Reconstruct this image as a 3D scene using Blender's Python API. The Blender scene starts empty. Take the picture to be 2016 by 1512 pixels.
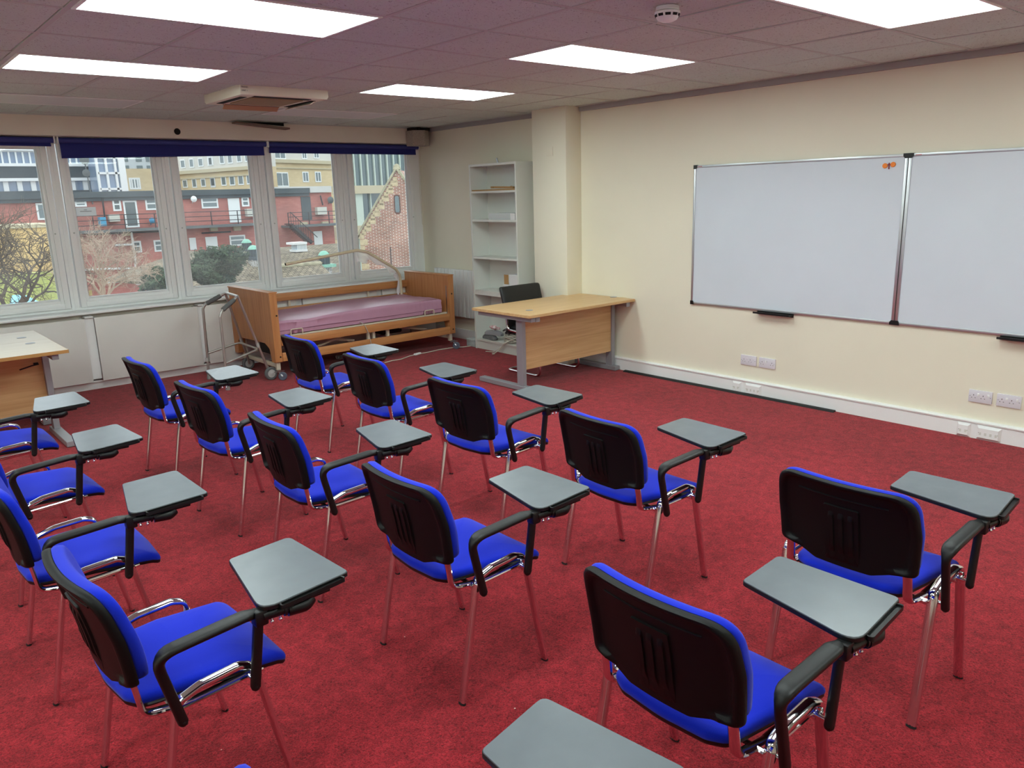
import bpy, bmesh, math, random
from mathutils import Vector, Matrix
PI = math.pi
scene = bpy.context.scene
COL = scene.collection
random.seed(7)

# ------------------------------------------------------------------ camera data (also used to read positions outdoors)
CAM = Vector((-2.13422, -4.51264, 1.72823))
RT = Vector((0.75606, -0.653904, -0.027989)); UP = Vector((0.174484, 0.160158, 0.971548)); FW = Vector((0.630816, 0.739432, -0.235185))
FPX = 1540.26
def at(px, py, Y):
    d = FW + RT*((px-1008)/FPX) - UP*((py-756)/FPX)
    return CAM + d*((Y-CAM.y)/d.y)

# ------------------------------------------------------------------ materials
def lin(c):
    return tuple(((v/255)/12.92 if v/255 <= 0.04045 else ((v/255+0.055)/1.055)**2.4) for v in c)
MATS = {}
def mat(name, c, rough=0.5, metal=0.0, spec=0.5, var=0.0, vscale=8.0, bump=0.0, bscale=80.0, stretch=None, sheen=0.0, coat=0.0, c2=None, detail=4.0):
    if name in MATS: return MATS[name]
    m = bpy.data.materials.new(name); m.use_nodes = True
    nt = m.node_tree; b = nt.nodes['Principled BSDF']
    c = lin(c)
    b.inputs['Base Color'].default_value = (*c, 1)
    b.inputs['Roughness'].default_value = rough; b.inputs['Metallic'].default_value = metal
    b.inputs['Specular IOR Level'].default_value = spec
    b.inputs['Sheen Weight'].default_value = sheen; b.inputs['Coat Weight'].default_value = coat
    tc = nt.nodes.new('ShaderNodeTexCoord'); mp = nt.nodes.new('ShaderNodeMapping')
    nt.links.new(tc.outputs['Object'], mp.inputs[0])
    if stretch: mp.inputs['Scale'].default_value = stretch
    if var > 0 or c2:
        n = nt.nodes.new('ShaderNodeTexNoise'); n.inputs['Scale'].default_value = vscale; n.inputs['Detail'].default_value = detail
        nt.links.new(mp.outputs[0], n.inputs['Vector'])
        mx = nt.nodes.new('ShaderNodeMix'); mx.data_type = 'RGBA'
        cc = lin(c2) if c2 else tuple(v*(1-var) for v in c)
        mx.inputs[6].default_value = (*(c if c2 else tuple(min(1, v*(1+var*0.6)) for v in c)), 1); mx.inputs[7].default_value = (*cc, 1)
        rp = nt.nodes.new('ShaderNodeMapRange'); rp.inputs[1].default_value = 0.32; rp.inputs[2].default_value = 0.68
        nt.links.new(n.outputs[0], rp.inputs[0]); nt.links.new(rp.outputs[0], mx.inputs[0])
        nt.links.new(mx.outputs[2], b.inputs['Base Color'])
    if bump > 0:
        n2 = nt.nodes.new('ShaderNodeTexNoise'); n2.inputs['Scale'].default_value = bscale; n2.inputs['Detail'].default_value = 3
        nt.links.new(mp.outputs[0], n2.inputs['Vector'])
        bp = nt.nodes.new('ShaderNodeBump'); bp.inputs['Strength'].default_value = bump; bp.inputs['Distance'].default_value = 0.01
        nt.links.new(n2.outputs[0], bp.inputs['Height']); nt.links.new(bp.outputs[0], b.inputs['Normal'])
    MATS[name] = m
    return m
def emit(name, c, s):
    m = bpy.data.materials.new(name); m.use_nodes = True; b = m.node_tree.nodes['Principled BSDF']
    b.inputs['Base Color'].default_value = (.8, .8, .8, 1); b.inputs['Emission Color'].default_value = (*c, 1); b.inputs['Emission Strength'].default_value = s
    MATS[name] = m; return m
def brick(name, ca, cb, cm, bw, bh, mortar=0.01, plane='xz', rough=0.85, var=0.25, vscale=0.6):
    m = bpy.data.materials.new(name); m.use_nodes = True; nt = m.node_tree; b = nt.nodes['Principled BSDF']
    tc = nt.nodes.new('ShaderNodeTexCoord'); sp = nt.nodes.new('ShaderNodeSeparateXYZ'); cb_ = nt.nodes.new('ShaderNodeCombineXYZ')
    nt.links.new(tc.outputs['Object'], sp.inputs[0])
    a = {'xz': (0, 2), 'yz': (1, 2), 'xy': (0, 1)}[plane]
    nt.links.new(sp.outputs[a[0]], cb_.inputs[0]); nt.links.new(sp.outputs[a[1]], cb_.inputs[1])
    t = nt.nodes.new('ShaderNodeTexBrick'); nt.links.new(cb_.outputs[0], t.inputs['Vector'])
    t.inputs['Color1'].default_value = (*lin(ca), 1); t.inputs['Color2'].default_value = (*lin(cb), 1); t.inputs['Mortar'].default_value = (*lin(cm), 1)
    t.inputs['Scale'].default_value = 1; t.inputs['Brick Width'].default_value = bw; t.inputs['Row Height'].default_value = bh; t.inputs['Mortar Size'].default_value = mortar
    n = nt.nodes.new('ShaderNodeTexNoise'); n.inputs['Scale'].default_value = vscale; n.inputs['Detail'].default_value = 5
    nt.links.new(tc.outputs['Object'], n.inputs['Vector'])
    mr = nt.nodes.new('ShaderNodeMapRange'); mr.inputs[1].default_value = .3; mr.inputs[2].default_value = .7; mr.inputs[3].default_value = 1-var; mr.inputs[4].default_value = 1+var*.5
    nt.links.new(n.outputs[0], mr.inputs[0])
    mx = nt.nodes.new('ShaderNodeMix'); mx.data_type = 'RGBA'; mx.blend_type = 'MULTIPLY'; mx.inputs[0].default_value = 1
    nt.links.new(t.outputs[0], mx.inputs[6]); nt.links.new(mr.outputs[0], mx.inputs[7]); nt.links.new(mx.outputs[2], b.inputs['Base Color'])
    b.inputs['Roughness'].default_value = rough
    MATS[name] = m; return m

def wood(name, c1, c2, rough, axis, scale=1.0):
    """straight grained laminate; axis = grain direction 0,1,2"""
    m = bpy.data.materials.new(name); m.use_nodes = True; nt = m.node_tree; b = nt.nodes['Principled BSDF']
    tc = nt.nodes.new('ShaderNodeTexCoord'); mp = nt.nodes.new('ShaderNodeMapping'); nt.links.new(tc.outputs['Object'], mp.inputs[0])
    s = [26*scale]*3; s[axis] = 1.3*scale; mp.inputs['Scale'].default_value = s
    n = nt.nodes.new('ShaderNodeTexNoise'); n.inputs['Scale'].default_value = 1.6; n.inputs['Detail'].default_value = 6; n.inputs['Distortion'].default_value = 0.6
    nt.links.new(mp.outputs[0], n.inputs['Vector'])
    cr = nt.nodes.new('ShaderNodeValToRGB'); cr.color_ramp.elements[0].position = .33; cr.color_ramp.elements[1].position = .67
    cr.color_ramp.elements[0].color = (*lin(c2), 1); cr.color_ramp.elements[1].color = (*lin(c1), 1)
    nt.links.new(n.outputs[0], cr.inputs[0]); nt.links.new(cr.outputs[0], b.inputs['Base Color'])
    b.inputs['Roughness'].default_value = rough
    MATS[name] = m; return m

def glass_mat(name, tint, refl=0.05, trans=0.92):
    m = bpy.data.materials.new(name); m.use_nodes = True; nt = m.node_tree
    for n in list(nt.nodes): nt.nodes.remove(n)
    o = nt.nodes.new('ShaderNodeOutputMaterial'); t = nt.nodes.new('ShaderNodeBsdfTransparent'); g = nt.nodes.new('ShaderNodeBsdfGlossy'); mx = nt.nodes.new('ShaderNodeMixShader')
    t.inputs[0].default_value = (*[v*trans for v in tint], 1); g.inputs['Roughness'].default_value = 0.02; g.inputs[0].default_value = (1, 1, 1, 1)
    lw = nt.nodes.new('ShaderNodeFresnel'); lw.inputs[0].default_value = 1.35
    nt.links.new(lw.outputs[0], mx.inputs[0]); nt.links.new(g.outputs[0], mx.inputs[2]); nt.links.new(mx.outputs[0], o.inputs[0])
    # a faint film of dirt on the pane
    tl = nt.nodes.new('ShaderNodeBsdfTranslucent'); tl.inputs[0].default_value = (.95, .97, 1, 1); m2 = nt.nodes.new('ShaderNodeMixShader')
    tc = nt.nodes.new('ShaderNodeTexCoord'); n = nt.nodes.new('ShaderNodeTexNoise'); n.inputs['Scale'].default_value = 2.2; n.inputs['Detail'].default_value = 6; nt.links.new(tc.outputs['Object'], n.inputs['Vector'])
    mr = nt.nodes.new('ShaderNodeMapRange'); mr.inputs[1].default_value = .35; mr.inputs[2].default_value = .75; mr.inputs[3].default_value = .015; mr.inputs[4].default_value = .075
    nt.links.new(n.outputs[0], mr.inputs[0]); nt.links.new(mr.outputs[0], m2.inputs[0]); nt.links.new(t.outputs[0], m2.inputs[1]); nt.links.new(tl.outputs[0], m2.inputs[2]); nt.links.new(m2.outputs[0], mx.inputs[1])
    MATS[name] = m; return m

def film_mat(name, c, alpha):
    m = bpy.data.materials.new(name); m.use_nodes = True; nt = m.node_tree; b = nt.nodes['Principled BSDF']
    b.inputs['Base Color'].default_value = (*lin(c), 1); b.inputs['Roughness'].default_value = .25; b.inputs['Alpha'].default_value = alpha
    MATS[name] = m; return m

# interior materials
M_wall = mat('cream_paint', (232, 227, 208), 0.75, bump=0.03, bscale=60, var=0.03, vscale=1.2)
M_head = mat('off_white_paint', (222, 214, 202), 0.7, bump=0.05, bscale=30, var=0.04, vscale=2)
M_white = mat('white_gloss_paint', (238, 240, 240), 0.35, bump=0.08, bscale=25)
M_upvc = mat('white_window_plastic', (238, 240, 240), 0.3)
M_panel = mat('white_painted_panel', (222, 220, 216), 0.45, var=0.03, vscale=3)
M_grid = mat('grey_grid_metal', (190, 194, 192), 0.6)
M_trimg = mat('grey_trunking', (160, 158, 160), 0.5)
M_black = mat('black_plastic', (14, 14, 15), 0.38, bump=0.12, bscale=900, spec=0.4)
M_blackm = mat('black_moulded_plastic', (11, 11, 12), 0.5, bump=0.12, bscale=700, spec=0.22)
M_rubber = mat('black_rubber', (24, 24, 25), 0.7)
M_void = mat('dark_void', (6, 6, 6), 0.9)
M_chrome = mat('chrome', (225, 225, 228), 0.09, metal=1.0)
M_steel = mat('brushed_steel', (170, 170, 172), 0.32, metal=1.0)
M_alu = mat('anodised_aluminium', (198, 200, 204), 0.35, metal=0.85)
M_desk_frame = mat('silver_grey_paint', (150, 150, 156), 0.4, metal=0.2)
M_tablet = mat('grey_tablet_laminate', (104, 110, 116), 0.27, var=0.07, vscale=9, bump=0.04, bscale=500, spec=0.6)
M_board = mat('whiteboard_enamel', (212, 220, 230), 0.28, var=0.03, vscale=1.5)
M_blind = mat('navy_blind_fabric', (30, 34, 112), 0.8, bump=0.1, bscale=400)
M_blindroll = mat('navy_blind_roll', (46, 52, 124), 0.7)
M_mattress = mat('mauve_vinyl', (188, 142, 166), 0.36, var=0.05, vscale=5, bump=0.15, bscale=12)
M_cream = mat('cream_metal', (214, 204, 184), 0.4)
M_creamy = mat('cream_plastic', (222, 216, 196), 0.4)
M_rad = mat('radiator_white', (222, 224, 222), 0.4)
M_socket = mat('socket_white', (218, 216, 224), 0.3)
M_shelf = mat('white_laminate', (214, 216, 210), 0.45, bump=0.03, bscale=30)
M_card = mat('brown_cardboard', (170, 132, 84), 0.8, var=0.08, vscale=20)
M_leather = mat('black_leatherette', (14, 15, 17), 0.42, bump=0.15, bscale=200)
M_paper = mat('white_paper', (222, 222, 222), 0.8)
M_orange = mat('orange_magnet', (236, 130, 30), 0.4)
M_maroon = mat('maroon_magnet', (120, 20, 50), 0.4)
M_red = mat('red_print', (190, 90, 90), 0.6)
M_ink = mat('pencil_ink', (70, 66, 60), 0.8)
M_grey_cloth = mat('grey_sole_rubber', (110, 112, 114), 0.75, var=0.15, vscale=30)
M_greyfoot = mat('grey_rubber_ferrule', (130, 128, 126), 0.7)
M_wheel = mat('grey_wheel_tyre', (92, 94, 96), 0.6)
M_hub = mat('grey_wheel_hub', (172, 170, 168), 0.5)
M_caster = mat('blue_grey_caster', (86, 92, 108), 0.5)
M_grip = mat('grey_rubber_grip', (92, 94, 94), 0.7, bump=0.2, bscale=150)
M_walker = mat('grey_aluminium_tube', (176, 172, 168), 0.35, metal=0.7)
M_lead = mat('cream_cable', (208, 202, 188), 0.5)
M_blackcable = mat('black_cable', (20, 20, 22), 0.5)
M_plug = mat('grey_box_plastic', (168, 176, 176), 0.5)
M_speaker = mat('speckled_speaker_cloth', (196, 186, 174), 0.9, c2=(128, 120, 110), vscale=260, bump=0.4, bscale=260)
M_film = film_mat('clear_polythene', (240, 240, 240), 0.8)
def thin_paper(name, c, k):
    m = bpy.data.materials.new(name); m.use_nodes = True; nt = m.node_tree; b = nt.nodes['Principled BSDF']; o = nt.nodes['Material Output']
    b.inputs['Base Color'].default_value = (*lin(c), 1); b.inputs['Roughness'].default_value = .8
    t = nt.nodes.new('ShaderNodeBsdfTranslucent'); t.inputs[0].default_value = (*lin(c), 1); mx = nt.nodes.new('ShaderNodeMixShader'); mx.inputs[0].default_value = k
    nt.links.new(b.outputs[0], mx.inputs[1]); nt.links.new(t.outputs[0], mx.inputs[2]); nt.links.new(mx.outputs[0], o.inputs[0]); return m
M_notice = thin_paper('thin_notice_paper', (228, 230, 230), .6)
M_clear = film_mat('clear_box_plastic', (225, 230, 230), 0.35)
M_glass = glass_mat('window_glass', (0.97, 1.0, 0.99))
M_lamp = emit('lit_diffuser', (0.85, 1.0, 0.965), 13.6)
M_lampoff = mat('unlit_diffuser', (206, 206, 210), 0.4)
W_desk_x = wood('beech_laminate_long', (212, 176, 128), (198, 158, 108), 0.38, 0)
W_desk_panel = wood('beech_laminate_panel', (208, 170, 124), (190, 150, 102), 0.42, 0, 0.8)
W_light = wood('pale_maple_laminate', (214, 200, 180), (204, 188, 166), 0.4, 0)
W_desk_edge = wood('beech_edge', (176, 130, 76), (160, 114, 64), 0.45, 0)
W_bed_x = wood('beech_bed_rail', (198, 140, 90), (180, 120, 72), 0.38, 0)
W_bed_z = wood('beech_bed_board', (192, 134, 86), (172, 112, 66), 0.4, 2)

def fabric(name, c, dark):
    m = bpy.data.materials.new(name); m.use_nodes = True; nt = m.node_tree; b = nt.nodes['Principled BSDF']
    tc = nt.nodes.new('ShaderNodeTexCoord')
    n = nt.nodes.new('ShaderNodeTexNoise'); n.inputs['Scale'].default_value = 900; n.inputs['Detail'].default_value = 2
    nt.links.new(tc.outputs['Object'], n.inputs['Vector'])
    mx = nt.nodes.new('ShaderNodeMix'); mx.data_type = 'RGBA'; mx.inputs[6].default_value = (*lin(dark), 1); mx.inputs[7].default_value = (*lin(c), 1)
    nt.links.new(n.outputs[0], mx.inputs[0]); nt.links.new(mx.outputs[2], b.inputs['Base Color'])
    b.inputs['Roughness'].default_value = 0.9; b.inputs['Sheen Weight'].default_value = 0.15; b.inputs['Specular IOR Level'].default_value = 0.15
    bp = nt.nodes.new('ShaderNodeBump'); bp.inputs['Strength'].default_value = .25; bp.inputs['Distance'].default_value = .002
    nt.links.new(n.outputs[0], bp.inputs['Height']); nt.links.new(bp.outputs[0], b.inputs['Normal'])
    MATS[name] = m; return m
M_blue = fabric('royal_blue_fabric', (14, 46, 208), (7, 28, 174))

def carpet():
    m = bpy.data.materials.new('red_carpet'); m.use_nodes = True; nt = m.node_tree; b = nt.nodes['Principled BSDF']
    tc = nt.nodes.new('ShaderNodeTexCoord')
    def noise(s, d, dist=0):
        n = nt.nodes.new('ShaderNodeTexNoise'); n.inputs['Scale'].default_value = s; n.inputs['Detail'].default_value = d; n.inputs['Distortion'].default_value = dist
        nt.links.new(tc.outputs['Object'], n.inputs['Vector']); return n
    f = noise(130, 4, 1.2); g = noise(17, 6, .8); l = noise(1.6, 4)
    def mr(n, a, c):
        r = nt.nodes.new('ShaderNodeMapRange'); r.inputs[1].default_value = .3; r.inputs[2].default_value = .7; r.inputs[3].default_value = a; r.inputs[4].default_value = c
        nt.links.new(n.outputs[0], r.inputs[0]); return r
    a1, a2, a3 = mr(f, .42, 1.52), mr(g, .72, 1.22), mr(l, .88, 1.10)
    p = nt.nodes.new('ShaderNodeMath'); p.operation = 'MULTIPLY'; nt.links.new(a1.outputs[0], p.inputs[0]); nt.links.new(a2.outputs[0], p.inputs[1])
    q = nt.nodes.new('ShaderNodeMath'); q.operation = 'MULTIPLY'; nt.links.new(p.outputs[0], q.inputs[0]); nt.links.new(a3.outputs[0], q.inputs[1])
    v = nt.nodes.new('ShaderNodeVectorMath'); v.operation = 'SCALE'; v.inputs[0].default_value = lin((150, 36, 45)); nt.links.new(q.outputs[0], v.inputs['Scale'])
    vo = nt.nodes.new('ShaderNodeTexVoronoi'); vo.inputs['Scale'].default_value = 3.2; nt.links.new(tc.outputs['Object'], vo.inputs['Vector'])
    lt = nt.nodes.new('ShaderNodeMath'); lt.operation = 'LESS_THAN'; lt.inputs[1].default_value = .011; nt.links.new(vo.outputs['Distance'], lt.inputs[0])
    fl = nt.nodes.new('ShaderNodeMix'); fl.data_type = 'RGBA'; fl.inputs[7].default_value = (*lin((214, 170, 160)), 1)
    nt.links.new(lt.outputs[0], fl.inputs[0]); nt.links.new(v.outputs[0], fl.inputs[6]); nt.links.new(fl.outputs[2], b.inputs['Base Color']); b.inputs['Roughness'].default_value = 1; b.inputs['Specular IOR Level'].default_value = .05
    b.inputs['Sheen Weight'].default_value = .12
    bp = nt.nodes.new('ShaderNodeBump'); bp.inputs['Strength'].default_value = .6; bp.inputs['Distance'].default_value = .006
    nt.links.new(f.outputs[0], bp.inputs['Height']); nt.links.new(bp.outputs[0], b.inputs['Normal'])
    return m
M_carpet = carpet()
def tile_mat():
    m = bpy.data.materials.new('mineral_ceiling_tile'); m.use_nodes = True; nt = m.node_tree; b = nt.nodes['Principled BSDF']
    tc = nt.nodes.new('ShaderNodeTexCoord')
    n = nt.nodes.new('ShaderNodeTexNoise'); n.inputs['Scale'].default_value = 75; n.inputs['Detail'].default_value = 2; n.inputs['Distortion'].default_value = 1.5
    nt.links.new(tc.outputs['Object'], n.inputs['Vector'])
    cr = nt.nodes.new('ShaderNodeValToRGB'); cr.color_ramp.elements[0].position = .30; cr.color_ramp.elements[1].position = .38
    cr.color_ramp.elements[0].color = (*lin((120, 118, 116)), 1); cr.color_ramp.elements[1].color = (*lin((202, 215, 210)), 1)
    nt.links.new(n.outputs[0], cr.inputs[0])
    l = nt.nodes.new('ShaderNodeTexNoise'); l.inputs['Scale'].default_value = .8; nt.links.new(tc.outputs['Object'], l.inputs['Vector'])
    mr = nt.nodes.new('ShaderNodeMapRange'); mr.inputs[1].default_value = .3; mr.inputs[2].default_value = .7; mr.inputs[3].default_value = .93; mr.inputs[4].default_value = 1.05
    nt.links.new(l.outputs[0], mr.inputs[0])
    v = nt.nodes.new('ShaderNodeVectorMath'); v.operation = 'SCALE'; nt.links.new(cr.outputs[0], v.inputs[0]); nt.links.new(mr.outputs[0], v.inputs['Scale'])
    nt.links.new(v.outputs[0], b.inputs['Base Color']); b.inputs['Roughness'].default_value = .95
    bp = nt.nodes.new('ShaderNodeBump'); bp.inputs['Strength'].default_value = .3; bp.inputs['Distance'].default_value = .003
    nt.links.new(n.outputs[0], bp.inputs['Height']); nt.links.new(bp.outputs[0], b.inputs['Normal'])
    return m
M_tile = tile_mat()

# ------------------------------------------------------------------ geometry builder
def V(*a): return Vector(a)
def fillet(pts, r, seg=5):
    pts = [Vector(p) for p in pts]
    rs = r if isinstance(r, (list, tuple)) else [r]*len(pts)
    out = [pts[0]]
    for i in range(1, len(pts)-1):
        a, b, c = pts[i-1], pts[i], pts[i+1]
        u = (a-b); v = (c-b); lu, lv = u.length, v.length
        if lu < 1e-6 or lv < 1e-6: continue
        u /= lu; v /= lv
        ang = u.angle(v)
        if ang > PI-0.02 or rs[i] <= 0: out.append(b); continue
        d = min(rs[i]/math.tan(ang/2), lu*.49, lv*.49)
        p0, p2 = b+u*d, b+v*d
        for k in range(seg+1):
            t = k/seg
            out.append(p0*(1-t)**2 + b*2*t*(1-t) + p2*t*t)
    out.append(pts[-1]); return out
def rpoly(pts, r, seg=5):
    """closed 2-D polygon with rounded corners"""
    n = len(pts); out = []
    rs = r if isinstance(r, (list, tuple)) else [r]*n
    for i in range(n):
        a, b, c = Vector(pts[i-1]), Vector(pts[i]), Vector(pts[(i+1) % n])
        u = (a-b); v = (c-b); lu, lv = u.length, v.length; u /= lu; v /= lv
        ang = u.angle(v)
        if ang > PI-0.02 or rs[i] <= 0: out.append(b); continue
        d = min(rs[i]/math.tan(ang/2), lu*.49, lv*.49)
        for k in range(seg+1):
            t = k/seg; out.append((b+u*d)*(1-t)**2 + b*2*t*(1-t) + (b+v*d)*t*t)
    return out
def circle(r, n=20, c=(0, 0)):
    return [Vector((c[0]+r*math.cos(2*PI*k/n), c[1]+r*math.sin(2*PI*k/n))) for k in range(n)]

class G:
    def __init__(s): s.v = []; s.f = []
    def add(s, vs, fs):
        o = len(s.v); s.v += [Vector(v) for v in vs]; s.f += [tuple(o+i for i in f) for f in fs]; return s
    def box(s, x0, x1, y0, y1, z0, z1, b=0.0, rot=None, piv=None):
        x0, x1 = min(x0, x1), max(x0, x1); y0, y1 = min(y0, y1), max(y0, y1); z0, z1 = min(z0, z1), max(z0, z1)
        if b <= 0:
            vs = [V(x, y, z) for z in (z0, z1) for x, y in ((x0, y0), (x1, y0), (x1, y1), (x0, y1))]
            fs = [(3, 2, 1, 0), (4, 5, 6, 7), (0, 1, 5, 4), (1, 2, 6, 5), (2, 3, 7, 6), (3, 0, 4, 7)]
        else:
            bm = bmesh.new(); bmesh.ops.create_cube(bm, size=1)
            for v in bm.verts: v.co = V(x0+(v.co.x+.5)*(x1-x0), y0+(v.co.y+.5)*(y1-y0), z0+(v.co.z+.5)*(z1-z0))
            b = min(b, .49*min(x1-x0, y1-y0, z1-z0))
            bmesh.ops.bevel(bm, geom=bm.edges[:], offset=b, segments=2, affect='EDGES', profile=.5)
            bm.verts.index_update(); vs = [v.co.copy() for v in bm.verts]; fs = [tuple(v.index for v in f.verts) for f in bm.faces]; bm.free()
        if rot is not None:
            p = Vector(piv) if piv is not None else V((x0+x1)/2, (y0+y1)/2, (z0+z1)/2)
            vs = [rot @ (v-p) + p for v in vs]
        return s.add(vs, fs)
    def loft(s, rings, cap=True, close=True):
        n = len(rings[0]); vs = [p for r in rings for p in r]; fs = []
        for i in range(len(rings)-1):
            for k in range(n if close else n-1):
                a, b = i*n+k, i*n+(k+1) % n; fs.append((a, b, b+n, a+n))
        if cap: fs.append(tuple(range(n-1, -1, -1))); fs.append(tuple((len(rings)-1)*n+k for k in range(n)))
        return s.add(vs, fs)
    def tube(s, path, w, h=None, side=None, n=10, cap=True, e=1.0):
        path = [Vector(p) for p in path]; m = len(path)
        w = w if isinstance(w, (list, tuple)) else [w]*m
        h = w if h is None else (h if isinstance(h, (list, tuple)) else [h]*m)
        rings = []; prev = None
        for i, p in enumerate(path):
            t = (path[min(i+1, m-1)]-path[max(i-1, 0)]).normalized()
            if side is not None: sd = Vector(side)
            elif prev is None: sd = V(0, 0, 1) if abs(t.z) < .9 else V(1, 0, 0)
            else: sd = prev
            sd = (sd - t*sd.dot(t)).normalized(); prev = sd; nn = t.cross(sd)
            def sg(x): return math.copysign(abs(x)**e, x)
            rings.append([p + sd*w[i]*sg(math.cos(2*PI*k/n)) + nn*h[i]*sg(math.sin(2*PI*k/n)) for k in range(n)])
        return s.loft(rings, cap)
    def cyl(s, p0, p1, r, n=14, r2=None): return s.tube([p0, p1], [r, r if r2 is None else r2], n=n)
    def lathe(s, prof, c, axis=(0, 0, 1), n=24):
        ax = Vector(axis).normalized(); u = ax.orthogonal().normalized(); w = ax.cross(u); c = Vector(c)
        return s.loft([[c + ax*z + (u*math.cos(2*PI*k/n)+w*math.sin(2*PI*k/n))*r for k in range(n)] for r, z in prof])
    def prism(s, poly, fn, a, b):
        """extrude a 2-D polygon: fn(u,v,w) gives the 3-D point"""
        return s.loft([[Vector(fn(p[0], p[1], w)) for p in poly] for w in (a, b)])
    def pad(s, outline, fn, rings, c=(0, 0)):
        """closed body; rings = (scale about c, w)"""
        c = Vector(c); R = []
        for sc, w in rings:
            R.append([Vector(fn(*(c+(Vector(p)-c)*sc), w)) for p in outline])
        return s.loft(R, cap=True)
    def sphere(s, c, r, n=10, sc=(1, 1, 1)):
        c = Vector(c); R = []
        for i in range(1, n):
            a = PI*i/n; R.append([c+V(r*math.sin(a)*math.cos(2*PI*k/(n*2))*sc[0], r*math.sin(a)*math.sin(2*PI*k/(n*2))*sc[1], -r*math.cos(a)*sc[2]) for k in range(n*2)])
        return s.loft(R)
    def quad(s, a, b, c, d): return s.add([a, b, c, d], [(0, 1, 2, 3)])

def setp(o, label=None, cat=None, group=None, kind=None):
    if label: o['label'] = label
    if cat: o['category'] = cat
    if group: o['group'] = group
    if kind: o['kind'] = kind
    return o
def mesh_obj(name, g, m, parent=None, off=(0, 0, 0), smooth=True, angle=32, loc=None):
    me = bpy.data.meshes.new(name); off = Vector(off)
    me.from_pydata([tuple(v-off) for v in g.v], [], g.f); me.validate(); me.update()
    bm = bmesh.new(); bm.from_mesh(me); bmesh.ops.recalc_face_normals(bm, faces=bm.faces); bm.to_mesh(me); bm.free()
    if smooth:
        for p in me.polygons: p.use_smooth = True
        me.set_sharp_from_angle(angle=math.radians(angle))
    me.materials.append(m)
    o = bpy.data.objects.new(name, me); COL.objects.link(o)
    if parent is not None: o.parent = parent
    if loc is not None: o.location = loc
    return o
class Thing:
    """an Empty at the base of a thing; parts are written in world coordinates"""
    def __init__(s, name, loc, label, cat, group=None, kind=None):
        s.o = bpy.data.objects.new(name, None); COL.objects.link(s.o); s.loc = Vector(loc); s.o.location = s.loc
        s.o.empty_display_size = 0.1; setp(s.o, label, cat, group, kind)
    def part(s, name, g, m, parent=None, label=None, **k):
        o = mesh_obj(name, g, m, parent or s.o, off=s.loc, **k)
        if label: o['label'] = label
        return o
def single(name, g, m, loc, label, cat, group=None, kind=None, **k):
    o = mesh_obj(name, g, m, None, off=loc, loc=loc, **k); return setp(o, label, cat, group, kind)
def struct(name, g, m, **k):
    o = mesh_obj(name, g, m, **k); o['kind'] = 'structure'; return o

# ------------------------------------------------------------------ room shell
XW = 3.665; H = 2.543; T = 0.6; YH = 3.74; X0 = -3.9; YB = -5.9
struct('floor', G().box(X0, XW+.1, YB, 4.2, -.12, 0), M_carpet, smooth=False)
struct('wall_right', G().box(XW, XW+.2, YB, 4.2, -.1, H+.35), M_wall, smooth=False)
struct('wall_left', G().box(X0-.2, X0, YB, 4.2, -.1, H+.35), M_wall, smooth=False)
struct('wall_back', G().box(X0-.2, XW+.2, YB-.2, YB, -.1, H+.35), M_wall, smooth=False)
g = G().box(X0, XW, 3.80, 4.15, 0, .735); struct('wall_front', g, M_head, smooth=False)
hd = struct('wall_header', G().box(X0, XW, YH, 4.15, 2.362, H+.35), M_head, smooth=False)
struct('wall_pillar', G().box(3.454, XW, 1.131, 1.616, 0, H+.05, b=.004), M_wall)
# slab above the suspended ceiling
g = G().box(X0-.2, XW+.2, YB-.2, 4.2, H+.35, H+.45); struct('trim_1', g, M_void, smooth=False)

# lamps: (i0, i1, j0, j1, lit)
lamps = [(-2, 0, 1, 2, 1), (-2, 0, -2, -1, 1), (2, 4, -2, -1, 1), (2, 4, 1, 2, 1), (2, 4, 4, 5, 1), (-2, 0, 4, 5, 1), (-2, 0, -5, -4, 0), (2, 4, -5, -4, 0),
         (-6, -4, 1, 2, 1), (-6, -4, -2, -1, 1), (-6, -4, 4, 5, 1), (2, 4, 7, 8, 1), (-2, 0, 7, 8, 1)]
taken = set()
for i0, i1, j0, j1, lit in lamps:
    for i in range(i0, i1):
        for j in range(j0, j1): taken.add((i, j))
# tiles (i = cell from i*T to (i+1)*T in x, j: y from -(j+1)*T to -j*T)
rnd = random.Random(3)
g = G()
for i in range(-9, 7):
    for j in range(-7, 11):
        if (i, j) in taken: continue
        x0, x1 = max(i*T, X0), min((i+1)*T, XW); y1 = -j*T; y0 = -(j+1)*T; y1 = min(y1, YH); y0 = max(y0, YB)
        if x1-x0 < .03 or y1-y0 < .03: continue
        if j == -7 and i == 2: continue            # the cut tile that sags
        if i in (0,) and j in (-3,): pass
        gx = .0150 if x1-x0 > .3 else .005; gy = .0160 if y1-y0 > .3 else .005
        zz = H+.004
        tl = [rnd.uniform(-.0015, .004) for _ in range(4)]
        if rnd.random() < .3: tl[rnd.randrange(4)] += .006
        c = [(x0+gx-.0026, y0+gy+.0060), (x1-gx-.0025, y0+gy+.0060), (x1-gx-.0025, y1-gy+.0035), (x0+gx-.0026, y1-gy+.0035)]
        b = [V(p[0], p[1], zz-.006+t) for p, t in zip(c, tl)]; tp = [V(p[0], p[1], zz+.02) for p in c]
        g.loft([b, tp])
struct('ceiling', g, M_tile, smooth=False)
g = G()
for i in range(-9, 7):
    x = i*T
    if x > X0+.05: g.box(x-.012, x+.012, YB, YH, H-.002, H+.03)
for j in range(-6, 11):
    y = -j*T
    for i in range(-9, 7):
        x0, x1 = max(i*T+.012, X0), min((i+1)*T-.012, XW)
        if x1-x0 < .03: continue
        g.box(x0, x1, y-.012, y+.012, H-.0015, H+.03)
struct('trim_2', g, M_grid, smooth=False)
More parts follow.
